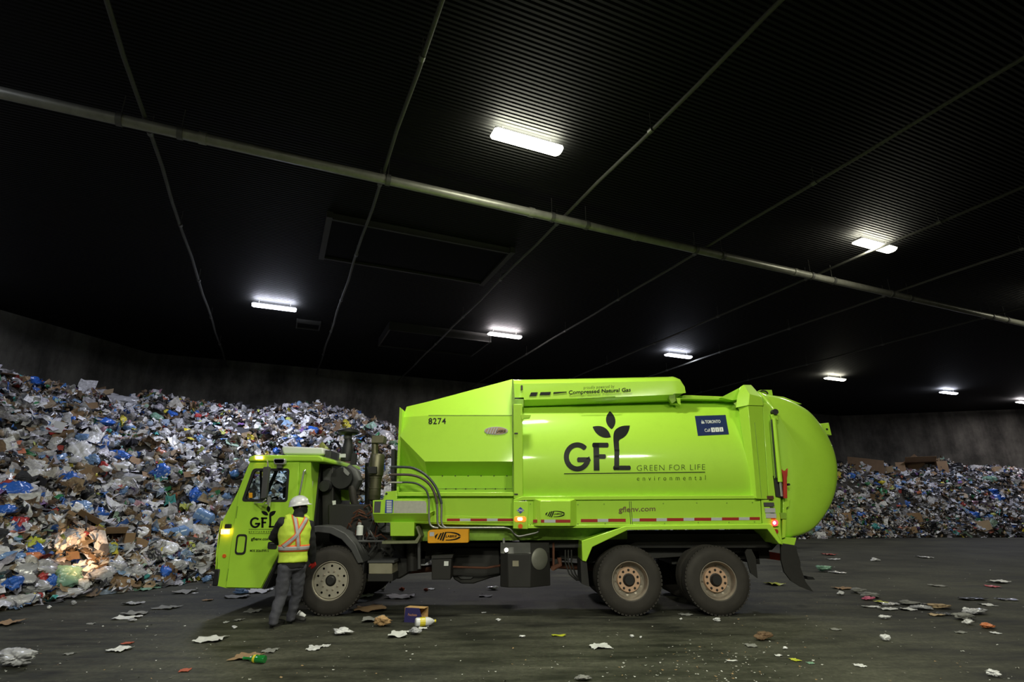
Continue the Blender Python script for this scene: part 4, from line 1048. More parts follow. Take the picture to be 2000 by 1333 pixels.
# tool box standing out of the skirt
def tb(x0, x1, yt, yb, Y): return [W(x0, yt, Y), W(x1, yt, Y), W(x1, yb, Y), W(x0, yb, Y)]
MB().loft([tb(1041, 1126, 974, 1028, YB - .02), tb(1056, 1114, 979, 1028, YB - .14)], closed=True).build('tool_box', m_green, sk, bev=.006)
for y in (1095,): pass
for x in (1230.5, 1233.8): MB().box(W(x, 1003, YB - .02).x - .004, W(x, 1003, YB - .02).x + .004, YB - .0225, YB, W(x, 1026, YB - .02).z, W(x, 980, YB - .02).z).build('panel_gap', m_black, sk)
for x, y in ((1129, 986), (1180, 985), (1296, 984), (1361, 983), (1420, 983), (1470, 982), (1129, 1024), (1182, 1023), (1298, 1023), (1364, 1021), (1424, 1021), (1474, 1020), (1036, 1025), (1036, 985)):
    p = W(x, y, YB - .03); MB().tube([p, p + Vector((0, .02, 0))], .010, 8).build('latch', m_green2, sk)
text('lettering', 'gflenv.com', [(1208, 990.5), (1280, 988.8), (1280, 1002), (1208, 1004)], YB - .02, mat('faded_brown_decal', (.16, .10, .04), .5), sk, offset=.01)
# reflective tape
def tape(x0, x1, y0, y1, Y, red, par):
    MB().pprism([(x0, y0), (x1, y0), (x1, y1), (x0, y1)], Y, Y - .003, Y + .002).build('reflective_tape', m_tapered if red else m_tapew, par)
xs = [(873, 898, 1), (898, 919, 0), (919, 951, 1), (951, 972, 0), (972, 1002, 1)]
for a, b_, r_ in xs: tape(a, b_, 1013.5, 1018.5, YB + .036, r_, hopper)
for a, b_, r_ in ((1041, 1051, 1), (1056.5, 1063, 1), (1063, 1085, 0), (1085, 1114, 1), (1114, 1118, 0)): tape(a, b_, 1015.5, 1021.5, YB - .142 if 1056 <= a < 1114 else YB - .085, r_, sk)
xx = 1134.5; seg = [(1134.5, 1167, 1), (1167, 1188, 0), (1188, 1222, 1), (1235, 1249, 0), (1249, 1282, 1), (1282, 1302.5, 0), (1302.5, 1335, 1), (1335, 1356, 0), (1356, 1389, 1), (1389, 1410, 0), (1410, 1443, 1), (1443, 1464, 0), (1464, 1484, 1)]
for a, b_, r_ in seg:
    f = (a - 1134) / 350; tape(a, b_, 1014.5 - 4 * f, 1020.5 - 4.5 * f, YB - .022, r_, sk)
for a, b_, r_ in ((737, 744, 1), (744, 765, 0), (765, 798, 1), (798, 819, 0), (819, 823, 1)): tape(a, b_, 1012.5, 1018, YB + .036, r_, hopper)
oval_logo('maker_logo', box_q(1065, 998, 1103.5, 1011), YB - .14, m_decal, sk)
MB().pprism([(1016.5, 991), (1024, 997.5), (1016.5, 1004), (1009, 997.5)], YB - .06, YB - .064, YB - .06).build('gas_diamond', m_bluegreen, sk)
text('gas_diamond_lettering', 'CNG', box_q(1010.5, 995.2, 1022.5, 999.6), YB - .064, m_white, sk, offset=.01)
amber('side_marker_light', round_poly([(1004.5, 1009.5), (1027.5, 1009.5), (1027.5, 1020), (1004.5, 1020)], 5, 5), YB - .06, round_poly([(1011, 1012), (1020, 1012), (1020, 1017), (1011, 1017)], 2, 3), .02, m0=mat('amber_rim', (.7, .12, .01), .3, emis=1.2, ecol=(1, .25, .03)))
MB().pprism(ell(1016.3, 1028.5, 4.6, 4.6, 20), YB - .06, YB - .07, YB - .06).build('side_reflector', m_orange, truck)
# rail beneath and dark green underbody beam
MB().pprism([(1006, 1026), (1520, 1023), (1520, 1029), (1006, 1033)], YB, YB - .03, YB + .5).build('lower_rail', m_green, sk, bev=.008)
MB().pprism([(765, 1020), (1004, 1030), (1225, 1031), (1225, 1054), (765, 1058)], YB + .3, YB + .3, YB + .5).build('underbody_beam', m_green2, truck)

# ------------- rear fender and mud flaps
MB().pprism([(1136.3, 1057), (1222, 1028), (1505, 1024), (1512, 1033), (1528, 1064), (1521, 1063), (1498, 1034), (1226, 1036), (1157, 1069), (1145, 1098), (1137, 1096)], YB - .04, YB - .05, YB + .55).build('rear_fender', m_green, truck, bev=.01)
MB().pprism([(1134, 1096), (1146, 1098), (1151, 1147), (1136, 1141)], YB - .02, YB - .02, YB + .5).build('mud_flap', m_rubber, truck)
MB().pprism([(1160, 1070), (1228, 1037), (1497, 1035), (1518, 1064), (1508, 1075), (1150, 1100)], YB + .62, YB + .62, YB + .7).build('wheel_well', m_chassis, truck)
fp = [(1525, 1064), (1556, 1068), (1557, 1090), (1564, 1110), (1574, 1138), (1589, 1157), (1564, 1147), (1545, 1135), (1532, 1118), (1526, 1095)]
MB().pprism(fp, YB + .05, YB + .05, YB + .09).build('mud_flap', m_rubber, truck)
MB().pprism([(1556, 1068), (1566, 1100), (1566, 1120), (1564, 1110), (1557, 1090)], YB + .05, YB + .09, YB + .5).build('mud_flap', m_rubber, truck)
MB().pprism([(1463, 1064), (1476, 1090), (1480, 1130), (1466, 1120), (1455, 1080)], YB + .5, YB + .5, YB + .53).build('mud_flap', m_rubber, truck)
MB().pprism([(1465, 1068), (1470, 1070), (1500, 1078), (1527, 1082), (1527, 1096), (1480, 1090), (1470, 1085)], YB + 1.0, YB + 1.0, YB + 1.1).build('rear_bumper', m_red, truck)
MB().pprism([(1576, 1126), (1588, 1128), (1592, 1133), (1578, 1133)], YB + 1.0, YB + 1.0, YB + 1.2).build('tow_hook', m_black, truck)

# ------------- control panel and boxes below the hopper
cp = MB().pprism([(728, 978), (748, 977), (753, 961), (775, 959), (775, 976), (832, 977), (834, 990), (834, 1005), (728, 1005)], YB - .10, YB - .10, YB - .07).build('control_panel', m_green, truck, bev=.006)
MB().loft([[W(728, 1004, YB - .1), W(838, 1004, YB - .1), W(848, 998, YB - .08)], [W(732, 1021, YB + .05), W(836, 1021, YB + .05), W(850, 1000, YB + .05)]], closed=True).build('panel_underside', m_green, cp)
MB().pbox(730, 980, 744, 1002, YB - .105, .006).build('data_plate', m_grey, cp)
MB().pbox(751.5, 977, 768, 1003, YB - .105, .006).build('instruction_label', m_bluegreen, cp)
for i in range(7): MB().pbox(755, 979 + i * 3.4, 765, 981 + i * 3.4, YB - .108, .004).build('label_print', m_white, cp)
MB().pprism([(769, 979), (830, 979), (833, 984), (833, 1003), (769, 1003)], YB - .1, YB - .105, YB - .1).build('chart_label', mat('scuffed_chart_label', (.42, .42, .36), .5, noise=.2, nscale=20), cp)
p = W(755, 965, YB - .1); MB().tube([p - Vector((0, .01, 0)), p], .018, 12).build('knob', m_black, cp)
gb = MB().pprism([(762, 1020), (809, 1020), (809, 1048), (762, 1048)], YB - .04, YB - .04, YB + .3).build('valve_box', m_green, truck, bev=.01)
MB().pprism([(754, 1027), (762, 1029), (762, 1040), (754, 1040)], YB - .0, YB - .0, YB + .08).build('valve_fitting', m_grey, gb)
MB().pprism([(746, 1058), (810, 1057), (818, 1046), (812, 1030), (815, 1028), (822, 1048), (815, 1062), (746, 1063)], YB - .06, YB - .06, YB + .4).build('tray', mat('scraped_olive_tray', (.16, .17, .09), .6, noise=.4, nscale=9), truck)
bb = MB().pprism([(720, 1099), (766, 1099), (766, 1122), (720, 1122)], YB + .1, YB + .1, YB + .6).build('battery_box', m_beige, truck, bev=.01)
MB().pprism([(719, 1122), (768, 1122), (767, 1136), (719, 1136)], YB + .1, YB + .09, YB + .6).build('box_tray', m_chassis, bb)
MB().pprism([(718, 1096), (770, 1095), (770, 1100), (718, 1100)], YB + .08, YB + .08, YB + .62).build('box_lid', m_grey, bb)
MB().tube([W(806, 1058, 9.9), W(806, 1115, 9.9)], .10, 18).build('air_tank', m_chassis, truck)
MB().tube([W(818, 1060, 9.6), W(819, 1112, 9.6)], .028, 10).build('support_post', m_grey, truck)
bk = MB().pprism([(843, 1092), (882, 1091), (880, 1133), (843, 1133)], YB + .12, YB + .12, YB + .5).build('tool_case', m_chassis, truck, bev=.01)
MB().pprism([(843, 1086), (885, 1084), (883, 1091), (843, 1092)], YB + .1, YB + .10, YB + .5).build('case_lid', m_chassis, bk)
MB().pbox(867, 1097, 876, 1106, YB + .11, .01).build('sticker', m_white, bk)
# yellow-orange plate of the loader
yp = MB().pprism(round_poly([(835, 1040), (839, 1036), (915, 1033), (915, 1061), (835, 1062)], 3, 4), YB - .10, YB - .10, YB + .15).build('loader_head', m_yel, truck, bev=.008)
oval_logo('maker_logo', box_q(849, 1039, 900, 1057), YB - .1, m_decal, yp)
MB().pbox(839, 1040, 848, 1048, YB - .105, .006).build('sticker', m_tapew, yp)
# fuel tank box
fx = [W(977, 1149, YB + .1).x, W(992, 1149, YB).x, W(1037, 1149, YB).x, W(1075, 1141, YB + .25).x]
zf0, zf1, zf2 = W(1000, 1149, YB).z, W(1000, 1083, YB).z, W(1000, 1061, YB + .2).z
def fp_(z, o=0.0): return [(fx[0] + o * .0, YB + .12 + o, z), (fx[1], YB + .02 + o, z), (fx[2], YB + .02 + o, z), (fx[3], YB + .26 + o * .5, z), (fx[3], YB + .8, z), (fx[0], YB + .8, z)]
ft = MB().loft([fp_(zf0), fp_(zf1), fp_(zf2, .16)], closed=True).build('hydraulic_tank', m_chassis, truck, bev=.012)
ftc = mat('paler_black_lid', (.09, .09, .085), .45, noise=.35, nscale=7)  # lid coloured paler than the tank body below it
a_, b_, c_, d_ = Vector(fp_(zf1)[0]), Vector(fp_(zf1)[2]), Vector(fp_(zf2, .16)[2]), Vector(fp_(zf2, .16)[0])
lid = [v + Vector((0, -.012, .006)) for v in (Vector(fp_(zf1)[0]), Vector(fp_(zf1)[1]), Vector(fp_(zf1)[2]), Vector(fp_(zf2, .16)[2]), Vector(fp_(zf2, .16)[1]), Vector(fp_(zf2, .16)[0]))]
MB().loft([lid, [v + Vector((0, .012, -.004)) for v in lid]], closed=True).build('tank_lid', ftc, ft)
p = W(989, 1077, YB + .04); MB().tube([p + Vector((0, -.05, .02)), p + Vector((0, .02, 0))], .034, 16).build('filler_cap', m_chrome, ft, 25)
MB().pbox(1001, 1096, 1013, 1107, YB + .01, .01).build('sticker', m_beige, ft)
nv = Vector((fx[3] - fx[2], .24, 0)); nn = Vector((.24, -(fx[3] - fx[2]), 0)).normalized(); tv = nv.normalized()
ec = Vector(((fx[2] + fx[3]) / 2 - .02, YB + .13, (zf0 + zf1) / 2 + .17))
m_cap = mat('worn_round_cap', (.20, .20, .17), .5, .3, noise=.25, nscale=6)
MB().loft([[ec + nn * o_ + (tv * math.cos(a) + Vector((0, 0, 1)) * math.sin(a)) * r_ for a in [2 * math.pi * i / 32 for i in range(32)]] for o_, r_ in ((0, .17), (.015, .17), (.03, .15), (.045, .08), (.05, .01))], closed=True).build('round_cap', m_cap, ft, 40)
MB().tube([W(984, 1062, YB + .2), W(984, 1052, YB + .2)], .02, 8).build('breather', m_chrome, ft)
MB().tube([W(1081, 1060, 9.9), W(1081, 1108, 9.9)], .02, 8).build('chain', m_rust, truck)
p = W(1080, 1111, 9.8); MB().tube([p, p + Vector((0, .1, 0))], .035, 14).tube([W(1080, 1111, 9.85), W(1094, 1104, 9.85), W(1092, 1090, 9.85)], .04, 10).build('tow_bracket', m_rust, truck)
for o_ in (0, 6, 12):
    MB().tube([W(1104 + o_, 1075, 9.9), W(1104 + o_, 1100, 9.85), W(1112 + o_, 1122, 9.8), W(1126 + o_ * .5, 1134, 9.8), W(1140, 1130 + o_ * .3, 9.9)], .013, 8).build('air_line', m_rubber, truck)

# ------------- hydraulic hoses over the hopper front
def hose(pts, r, m, Y=YB - .1):
    P = [W(x, y, Y if len(t) == 0 else t[0]) for x, y, *t in pts]
    out = []
    for i in range(len(P) - 1):
        p0 = P[max(i - 1, 0)]; p1 = P[i]; p2 = P[i + 1]; p3 = P[min(i + 2, len(P) - 1)]
        for k in range(5):
            t = k / 5; out.append(.5 * (2 * p1 + (p2 - p0) * t + (2 * p0 - 5 * p1 + 4 * p2 - p3) * t * t + (3 * p1 - p0 - 3 * p2 + p3) * t ** 3))
    out.append(P[-1])
    return MB().tube(out, r, 10)
m_hose = mat('hydraulic_hose', (.035, .045, .05), .5); m_fit = mat('hose_fitting', (.30, .30, .28), .4, .7)
for i, (h, mm_) in enumerate((([(763, 913), (790, 913), (810, 916), (832, 929), (850, 950), (860, 975), (862.5, 985)], m_hose),
                              ([(760, 928), (798, 928), (822, 934), (840, 948), (850, 968), (854, 985)], mat('worn_brown_hose', (.07, .05, .045), .6)),
                              ([(762, 943), (800, 943), (818, 947), (832, 958), (838, 975)], m_hose))):
    hz = hose(h, .022 if i < 2 else .016, mm_).build('hydraulic_hose', mm_, truck, 60)
    x, y = h[0]; MB().tube([W(x - 3, y, YB - .1), W(x + 24, y, YB - .1)], .018, 10).build('fitting', m_fit, hz)
    x, y = h[-1]; ex_ = [(x, y), (x, 1000), (x, 1020), (x + 6, 1030), (x + 22, 1031.5), (985, 1031.5)] if i == 0 else [(x, y), (x, 1005), (x + 1, 1022), (x + 7, 1030), (x + 18, 1032)]
    hose(ex_, .017, m_fit).build('steel_line', m_fit, hz, 60)
hose([(985, 1031.5), (996, 1034), (1006, 1044), (1014, 1048), (1035, 1044), (1050, 1040), (1053, 1033)], .016, m_hose, YB + .1).build('hydraulic_hose', m_fit, truck, 60)

# ------------- tailgate column, frame and round tail
col_pts = [(1442, 793, YB + .06), (1461, 793, YB - .10), (1489, 794, YB - .04), (1492, 794, YB + .1)]
col_bot = [(1466, 970, YB + .04), (1478, 975, YB - .10), (1500, 976, YB - .04), (1503, 974, YB + .1)]
col = MB().loft([[W(*p) for p in col_pts] + [W(1492, 793, YB + .5), W(1442, 793, YB + .5)], [W(*p) for p in col_bot] + [W(1503, 973, YB + .5), W(1466, 970, YB + .5)]], closed=True).build('tail_column', m_green, truck, 20, bev=.006)
cap_b = [(1437, 797, YB + .06), (1462, 792, YB - .12), (1491, 793, YB - .05), (1495, 793, YB + .15)]
cap_m = [(1440, 775, YB + .12), (1464, 770, YB - .06), (1487, 776, YB + .02), (1489, 776, YB + .15)]
cap_t = [(1446, 756, YB + .30), (1452, 752, YB + .22), (1467, 752, YB + .22), (1477, 770, YB + .3)]
def ext(l, x1, x2): return [W(*p) for p in l] + [W(x2, l[-1][1], YB + .6), W(x1, l[0][1], YB + .6)]
MB().loft([ext(cap_b, 1437, 1495), ext(cap_m, 1440, 1489), ext(cap_t, 1446, 1477)], closed=True).build('column_cap', m_green, col, 20, bev=.006)
MB().pprism([(1408, 777), (1446, 757), (1447, 780), (1430, 782)], YB + .45, YB + .45, YB + 1.9).build('roof_ramp', m_green, col)
MB().tube([W(1474, 826, YB - .085), W(1482, 905, YB - .09), W(1487, 972, YB - .085)], .005, 6).build('seam', m_green2, col)
tf = MB().pprism([(1488, 786), (1500, 790), (1507, 800), (1520, 900), (1524, 972), (1524, 1030), (1528, 1066), (1514, 1040), (1500, 1020), (1500, 976)], YB + .02, YB - .0, YB + .4).build('tailgate_frame', m_green, truck, bev=.01)
# round tail: domed sides
tg = [(1478, 762), (1492, 770), (1500, 771), (1528, 777), (1556, 789), (1580, 803), (1602, 829), (1618, 855), (1630, 885), (1636, 920), (1633, 955), (1624, 985), (1608, 1012), (1590, 1034), (1570, 1045), (1548, 1051), (1524, 1052), (1510, 1000), (1500, 900), (1490, 800)]
tp_ = [W(a, b_, YB + .22) for a, b_ in tg]; cx_ = sum(p.x for p in tp_) / len(tp_); cz_ = sum(p.z for p in tp_) / len(tp_)
# smooth the outline
def smooth_loop(P, it=2):
    for _ in range(it):
        Q = []
        for i in range(len(P)): a, b_ = P[i], P[(i + 1) % len(P)]; Q += [a * .75 + b_ * .25, a * .25 + b_ * .75]
        P = Q
    return P
tp_ = smooth_loop(tp_, 2)
def tsec(k, Y): return [Vector((cx_ + (p.x - cx_) * k, Y, cz_ + (p.z - cz_) * k)) for p in tp_]
tail = MB().loft([tsec(.0, YB + .02), tsec(.35, YB + .03), tsec(.65, YB + .06), tsec(.85, YB + .11), tsec(.95, YB + .16), tsec(.985, YB + .19), tsec(1, YB + .24), tsec(1, YB + 2.26), tsec(.97, YB + 2.35), tsec(.5, YB + 2.42)], closed=True).build('tailgate', m_green, truck, 50)
MB().pprism([(1492, 771), (1530, 776), (1566, 790), (1500, 789)], YB + .3, YB + .28, YB + .5).build('top_plate', m_green, tail, bev=.01)
MB().pprism([(1484, 762), (1508, 762), (1510, 773), (1498, 774), (1488, 772)], YB + .35, YB + .35, YB + .7).build('hose_guard', m_green, tail, bev=.01)
hose([(1478, 768), (1488, 764), (1496, 765), (1500, 770)], .014, m_rubber, YB + .3).build('tail_hose', m_rubber, tail)
MB().pprism([(1602, 828), (1619, 826), (1625, 851), (1612, 849), (1604, 838)], YB + .3, YB + .3, YB + .5).build('tail_bracket', m_green, tail, bev=.01)
p = W(1615, 839, YB + .3); MB().tube([p - Vector((0, .005, 0)), p + Vector((0, .01, 0))], .02, 10).build('slot', m_black, tail)
p = W(1627, 892, YB + .25); MB().tube([p - Vector((0, .02, 0)), p + Vector((0, .03, 0))], .016, 10).build('plug', m_black, tail)
MB().pprism([(1528, 974), (1542, 976), (1540, 990), (1535, 992), (1535, 1010), (1533, 1050), (1526, 1052)], YB + .03, YB - .0, YB + .2).build('hinge_plate', m_green, tail, bev=.008)
MB().pbox(1525, 1002, 1535, 1014, YB - .02, .06).build('latch', m_green2, tail)
MB().pprism([(1528, 1050), (1556, 1051), (1552, 1066), (1527, 1062)], YB + .05, YB + .05, YB + .4).build('flap_hanger', m_green, tail, bev=.006)
# lift cylinder
lc = MB().tube([W(1512, 818, YB - .07), W(1524, 942, YB - .07)], .038, 16).build('lift_cylinder', m_green, truck, 40)
MB().tube([W(1507, 820, YB - .07), W(1516, 935, YB - .06)], .010, 8).build('cylinder_line', m_black, lc)
MB().tube([W(1504.5, 820, YB - .05), W(1513, 935, YB - .04)], .008, 8).build('cylinder_line', m_green2, lc)
p = W(1511, 806, YB - .02); MB().tube([p - Vector((0, .08, 0)), p + Vector((0, .1, 0))], .05, 18).build('pivot_pin', m_black, lc)
MB().pprism([(1505, 810), (1519, 810), (1520, 822), (1508, 822)], YB - .04, YB - .06, YB + .02).build('cylinder_head', m_green, lc, bev=.01)
MB().tube([W(1524, 940, YB - .07), W(1527, 970, YB - .06)], .02, 10).build('cylinder_rod', m_chrome, lc)
MB().pprism([(1511, 930), (1520, 935), (1530, 952), (1531, 974), (1516, 970)], YB - .03, YB - .03, YB + .02).build('linkage', m_chassis, lc)
rp_ = MB().pprism([(1526, 916), (1530, 920), (1535, 920), (1539, 915), (1538, 930), (1537, 935), (1538, 974), (1532, 974), (1530, 935), (1529, 928)], YB - .10, YB - .10, YB - .06).build('safety_prop', m_red, truck, bev=.004)
p = W(1540, 947, YB - .08); MB().tube([p - Vector((0, .02, 0)), p + Vector((0, .06, 0))], .02, 10).build('prop_pin', m_black, rp_)
# stickers and tail lamps
for a, b_, c_, d_, mm_ in ((1492, 969, 1511, 976, m_rust), (1492, 982, 1512, 990, m_grey), (1494, 993, 1514, 1002, m_tapew), (1496, 1003.5, 1516, 1012.5, m_tapew)):
    MB().pprism([(a, b_), (c_, b_), (c_ + 1, d_), (a + 1, d_)], YB - .05, YB - .045, YB + .0).build('warning_sticker', mm_, tf)
amber('tail_light', ell(1513, 1022, 5.5, 6, 20), YB - .03, ell(1512.5, 1022, 2.5, 3, 14), .03, m_redl, m_redc)
MB().pprism(ell(1515, 1039, 4.8, 5, 20), YB - .02, YB - .03, YB + .05).build('side_reflector', m_tapered, truck)
HEAD_BEAM.rotation_euler = (heap_at(150, 1083) - HEAD_BEAM.location).to_track_quat('-Z', 'Y').to_euler()
# ---------------------------------------------------------------- the worker
from mathutils import noise as mnoise
m_vest = mat('hi_vis_yellow_vest', (0.56, 0.74, 0.06), 0.7, noise=.08, nscale=9, bump=.3)
m_orangef = mat('hi_vis_orange_band', (0.85, 0.16, 0.03), 0.6)
m_silver = mat('silver_reflective_band', (0.42, 0.42, 0.43), 0.4)
m_jacket = mat('black_jacket', (0.010, 0.010, 0.012), 0.85, noise=.2, nscale=9, bump=.3)
m_trouser = mat('charcoal_trousers', (0.062, 0.062, 0.078), 0.9, noise=.25, nscale=14, bump=.4)
m_boot = mat('black_boots', (0.014, 0.013, 0.013), 0.6)
m_helmet = mat('white_hard_hat', (0.70, 0.70, 0.74), 0.28, coat=.4)
m_skin = mat('skin', (0.28, 0.15, 0.10), 0.55)
m_glove = mat('red_glove', (0.60, 0.02, 0.015), 0.7, bump=.2, nscale=20)
mroot = root('person', G(555, 1224), 'worker in white hard hat, yellow safety vest and grey trousers standing beside the front wheel', 'person')
def rings(path, up=(0, 1, 0), n=20):
    """path = [(point, across radius, depth radius[, across direction])] -> closed tapered surface"""
    pts = [Vector(p[0]) for p in path]; out = []
    for i, p in enumerate(path):
        t = (pts[min(i + 1, len(pts) - 1)] - pts[max(i - 1, 0)]).normalized()
        a = Vector(p[3]) if len(p) > 3 else Vector(up); a = (a - t * a.dot(t)).normalized(); b_ = t.cross(a)
        out.append([pts[i] + a * math.cos(q) * p[1] + b_ * math.sin(q) * p[2] for q in [2 * math.pi * k / n for k in range(n)]])
    first = [pts[0] + (v - pts[0]) * .5 - (pts[1] - pts[0]).normalized() * min(path[0][1], path[0][2]) * .35 for v in out[0]]
    last = [pts[-1] + (v - pts[-1]) * .5 + (pts[-1] - pts[-2]).normalized() * min(path[-1][1], path[-1][2]) * .35 for v in out[-1]]
    return [first] + out + [last]
def fuse(name, tubes, m, vox, smooth=6, wr=0.0, wsc=9.0, parent=None):
    """closed tapered tubes fused into one continuous skin"""
    mb = MB()
    for t in tubes: mb.loft(t, closed=True)
    me = make_mesh(name + '_raw', mb.v, mb.f)
    o = bpy.data.objects.new(name + '_raw', me); COL.objects.link(o)
    md = o.modifiers.new('r', 'REMESH'); md.mode = 'VOXEL'; md.voxel_size = vox
    ms = o.modifiers.new('s', 'SMOOTH'); ms.iterations = smooth; ms.factor = .6
    me2 = bpy.data.meshes.new_from_object(o.evaluated_get(bpy.context.evaluated_depsgraph_get()))
    bpy.data.objects.remove(o)
    if wr:
        nr = [v.normal.copy() for v in me2.vertices]
        for v, n_ in zip(me2.vertices, nr):
            p = v.co; k = mnoise.noise(Vector((p.x * wsc * .6, p.y * wsc * .6, p.z * wsc * 1.6))) + .5 * mnoise.noise(p * wsc * 2.2)
            v.co = p + n_ * (k * wr)
    for p in me2.polygons: p.use_smooth = True
    me2.name = name
    return put(name, me2, m, parent)
PL = W  # positions measured on upright planes
ax_sh = (W(604, 1022, 8.82) - W(553, 1014, 8.62)).normalized()        # across the shoulders, right one farther
bk = Vector((-ax_sh.y, ax_sh.x, 0)).normalized()                      # the way the chest faces
if bk.y < 0: bk = -bk
hipL, hipR = W(557, 1112, 8.66), W(583, 1112, 8.80)
kneeL, ankL = W(549, 1165, 8.66), W(534, 1215, 8.55)
kneeR, ankR = W(580, 1162, 8.92), W(568, 1207, 8.96)
pel = (hipL + hipR) / 2 + Vector((0, 0, .06)); waist = W(573, 1085, 8.74); chest = W(575, 1045, 8.72); neckb = W(582, 1010, 8.74); headc = W(586, 991, 8.78)
shL, shR = W(553, 1019, 8.62), W(602, 1022, 8.84)
elbL, haL = W(534, 1050, 8.80), W(552, 1064, 9.16)
elbR, wrR = W(608, 1060, 8.90), W(611, 1097, 9.06)
# trousers
def leg(h, k, a, s):
    mid1 = h.lerp(k, .5); mid2 = k.lerp(a, .5)
    return rings([(h + Vector((0, 0, .05)), .105, .115), (mid1, .10, .10), (k, .082, .085), (mid2 + Vector((0, -.01, 0)), .075, .082), (a + Vector((0, -.0, .03)), .068, .085), (a - Vector((0, 0, .03)), .062, .09)], up=ax_sh)
hipb = rings([(pel + Vector((0, 0, .13)), .17, .125), (pel + Vector((0, 0, .03)), .18, .135), (pel - Vector((0, 0, .06)), .175, .13)], up=ax_sh)
fuse('trousers', [leg(hipL, kneeL, ankL, -1), leg(hipR, kneeR, ankR, 1), hipb], m_trouser, .014, 5, .012, 9, mroot)
# body: head, neck, trunk, arms and legs as one skin
def shrink(t, k):
    out = []
    for r in t:
        c = sum(r, Vector()) / len(r); out.append([c + (p - c) * k for p in r])
    return out
torso = rings([(pel + Vector((0, 0, .05)), .16, .115), (waist, .165, .12), (waist.lerp(chest, .5), .185, .13), (chest, .205, .14), (chest.lerp(neckb, .55), .20, .125), (neckb.lerp(chest, .12), .13, .095), (neckb + Vector((0, 0, .03)), .07, .07)], up=ax_sh)
hd_f = (Vector((.90, .34, .16))).normalized()                        # the way the face looks
neck = rings([(neckb - Vector((0, 0, .05)), .075, .075), (neckb.lerp(headc, .5), .06, .065), (headc, .065, .08)], up=ax_sh)
side = hd_f.cross(Vector((0, 0, 1))).normalized(); hup = side.cross(hd_f).normalized()
head = []
for i, (dz, rs, rf, off) in enumerate(((-.115, .035, .04, .045), (-.10, .05, .062, .035), (-.06, .062, .085, .018), (0, .073, .098, 0), (.05, .075, .10, -.005), (.09, .06, .082, -.01), (.115, .03, .045, -.01))):
    c = headc + hup * dz + hd_f * off; head.append([c + side * math.cos(q) * rs + hd_f * math.sin(q) * rf for q in [2 * math.pi * k / 20 for k in range(20)]])
nose = rings([(headc + hd_f * .085 + hup * .02, .010, .012), (headc + hd_f * .112 - hup * .02, .015, .014), (headc + hd_f * .09 - hup * .035, .018, .012)], up=side)
brow = rings([(headc + hd_f * .086 + hup * .035 - side * .04, .01, .012), (headc + hd_f * .096 + hup * .035, .01, .012), (headc + hd_f * .086 + hup * .035 + side * .04, .01, .012)])
ears = [rings([(headc + side * s * .072 + hup * .03, .008, .012), (headc + side * s * .08, .008, .017), (headc + side * s * .072 - hup * .03, .007, .010)], up=side) for s in (-1, 1)]
def arm(s, e, h, k=1.0): return rings([(s - Vector((0, 0, .0)), .070 * k, .072 * k), (s.lerp(e, .5), .062 * k, .066 * k), (e, .055 * k, .058 * k), (e.lerp(h, .5), .050 * k, .052 * k), (h, .038 * k, .040 * k)])
armR = arm(shR, elbR, wrR); armL = arm(shL, elbL, haL)
skin = [shrink(torso, .9), neck, head, nose, brow, shrink(armR, .8), shrink(armL, .8), shrink(leg(hipL, kneeL, ankL, -1), .82), shrink(leg(hipR, kneeR, ankR, 1), .82)] + ears
fuse('body', skin, m_skin, .011, 3, 0, 1, mroot)
for s in (-1, 1):
    e = headc + hd_f * .092 + hup * .012 + side * s * .031
    MB().lathe([(0, -.008), (.007, -.006), (.0095, 0), (.007, .006), (0, .008)], e, 'Z', 12).build('eye', m_white, mroot)
MB().tube([headc + hd_f * .088 - hup * .055 - side * .024, headc + hd_f * .1 - hup * .055, headc + hd_f * .088 - hup * .055 + side * .024], .0055, 8).build('mouth', mat('lips', (.25, .08, .07), .5), mroot)
# black balaclava over neck and jaw
bal = [[c + (p - c) * 1.09 for p in r] for r in head[:5] for c in [sum(r, Vector()) / len(r)]]
bal2 = rings([(neckb - Vector((0, 0, .03)), .10, .10), (neckb.lerp(headc, .45), .078, .085), (headc - hup * .05, .078, .095)], up=ax_sh)
fuse('balaclava', [bal, bal2], m_jacket, .010, 3, .003, 16, mroot)
# jacket
jt = rings([(waist.lerp(pel, 1.35), .188, .142), (waist.lerp(pel, .45), .19, .145), (waist, .185, .14), (waist.lerp(chest, .5), .20, .145), (chest, .22, .155), (chest.lerp(neckb, .55), .215, .14), (neckb.lerp(chest, .12), .14, .11), (neckb + Vector((0, 0, .02)), .085, .085)], up=ax_sh)
jacket = fuse('jacket', [jt, arm(shR, elbR, wrR, 1.22), arm(shL, elbL, haL, 1.22)], m_jacket, .013, 4, .010, 8, mroot)
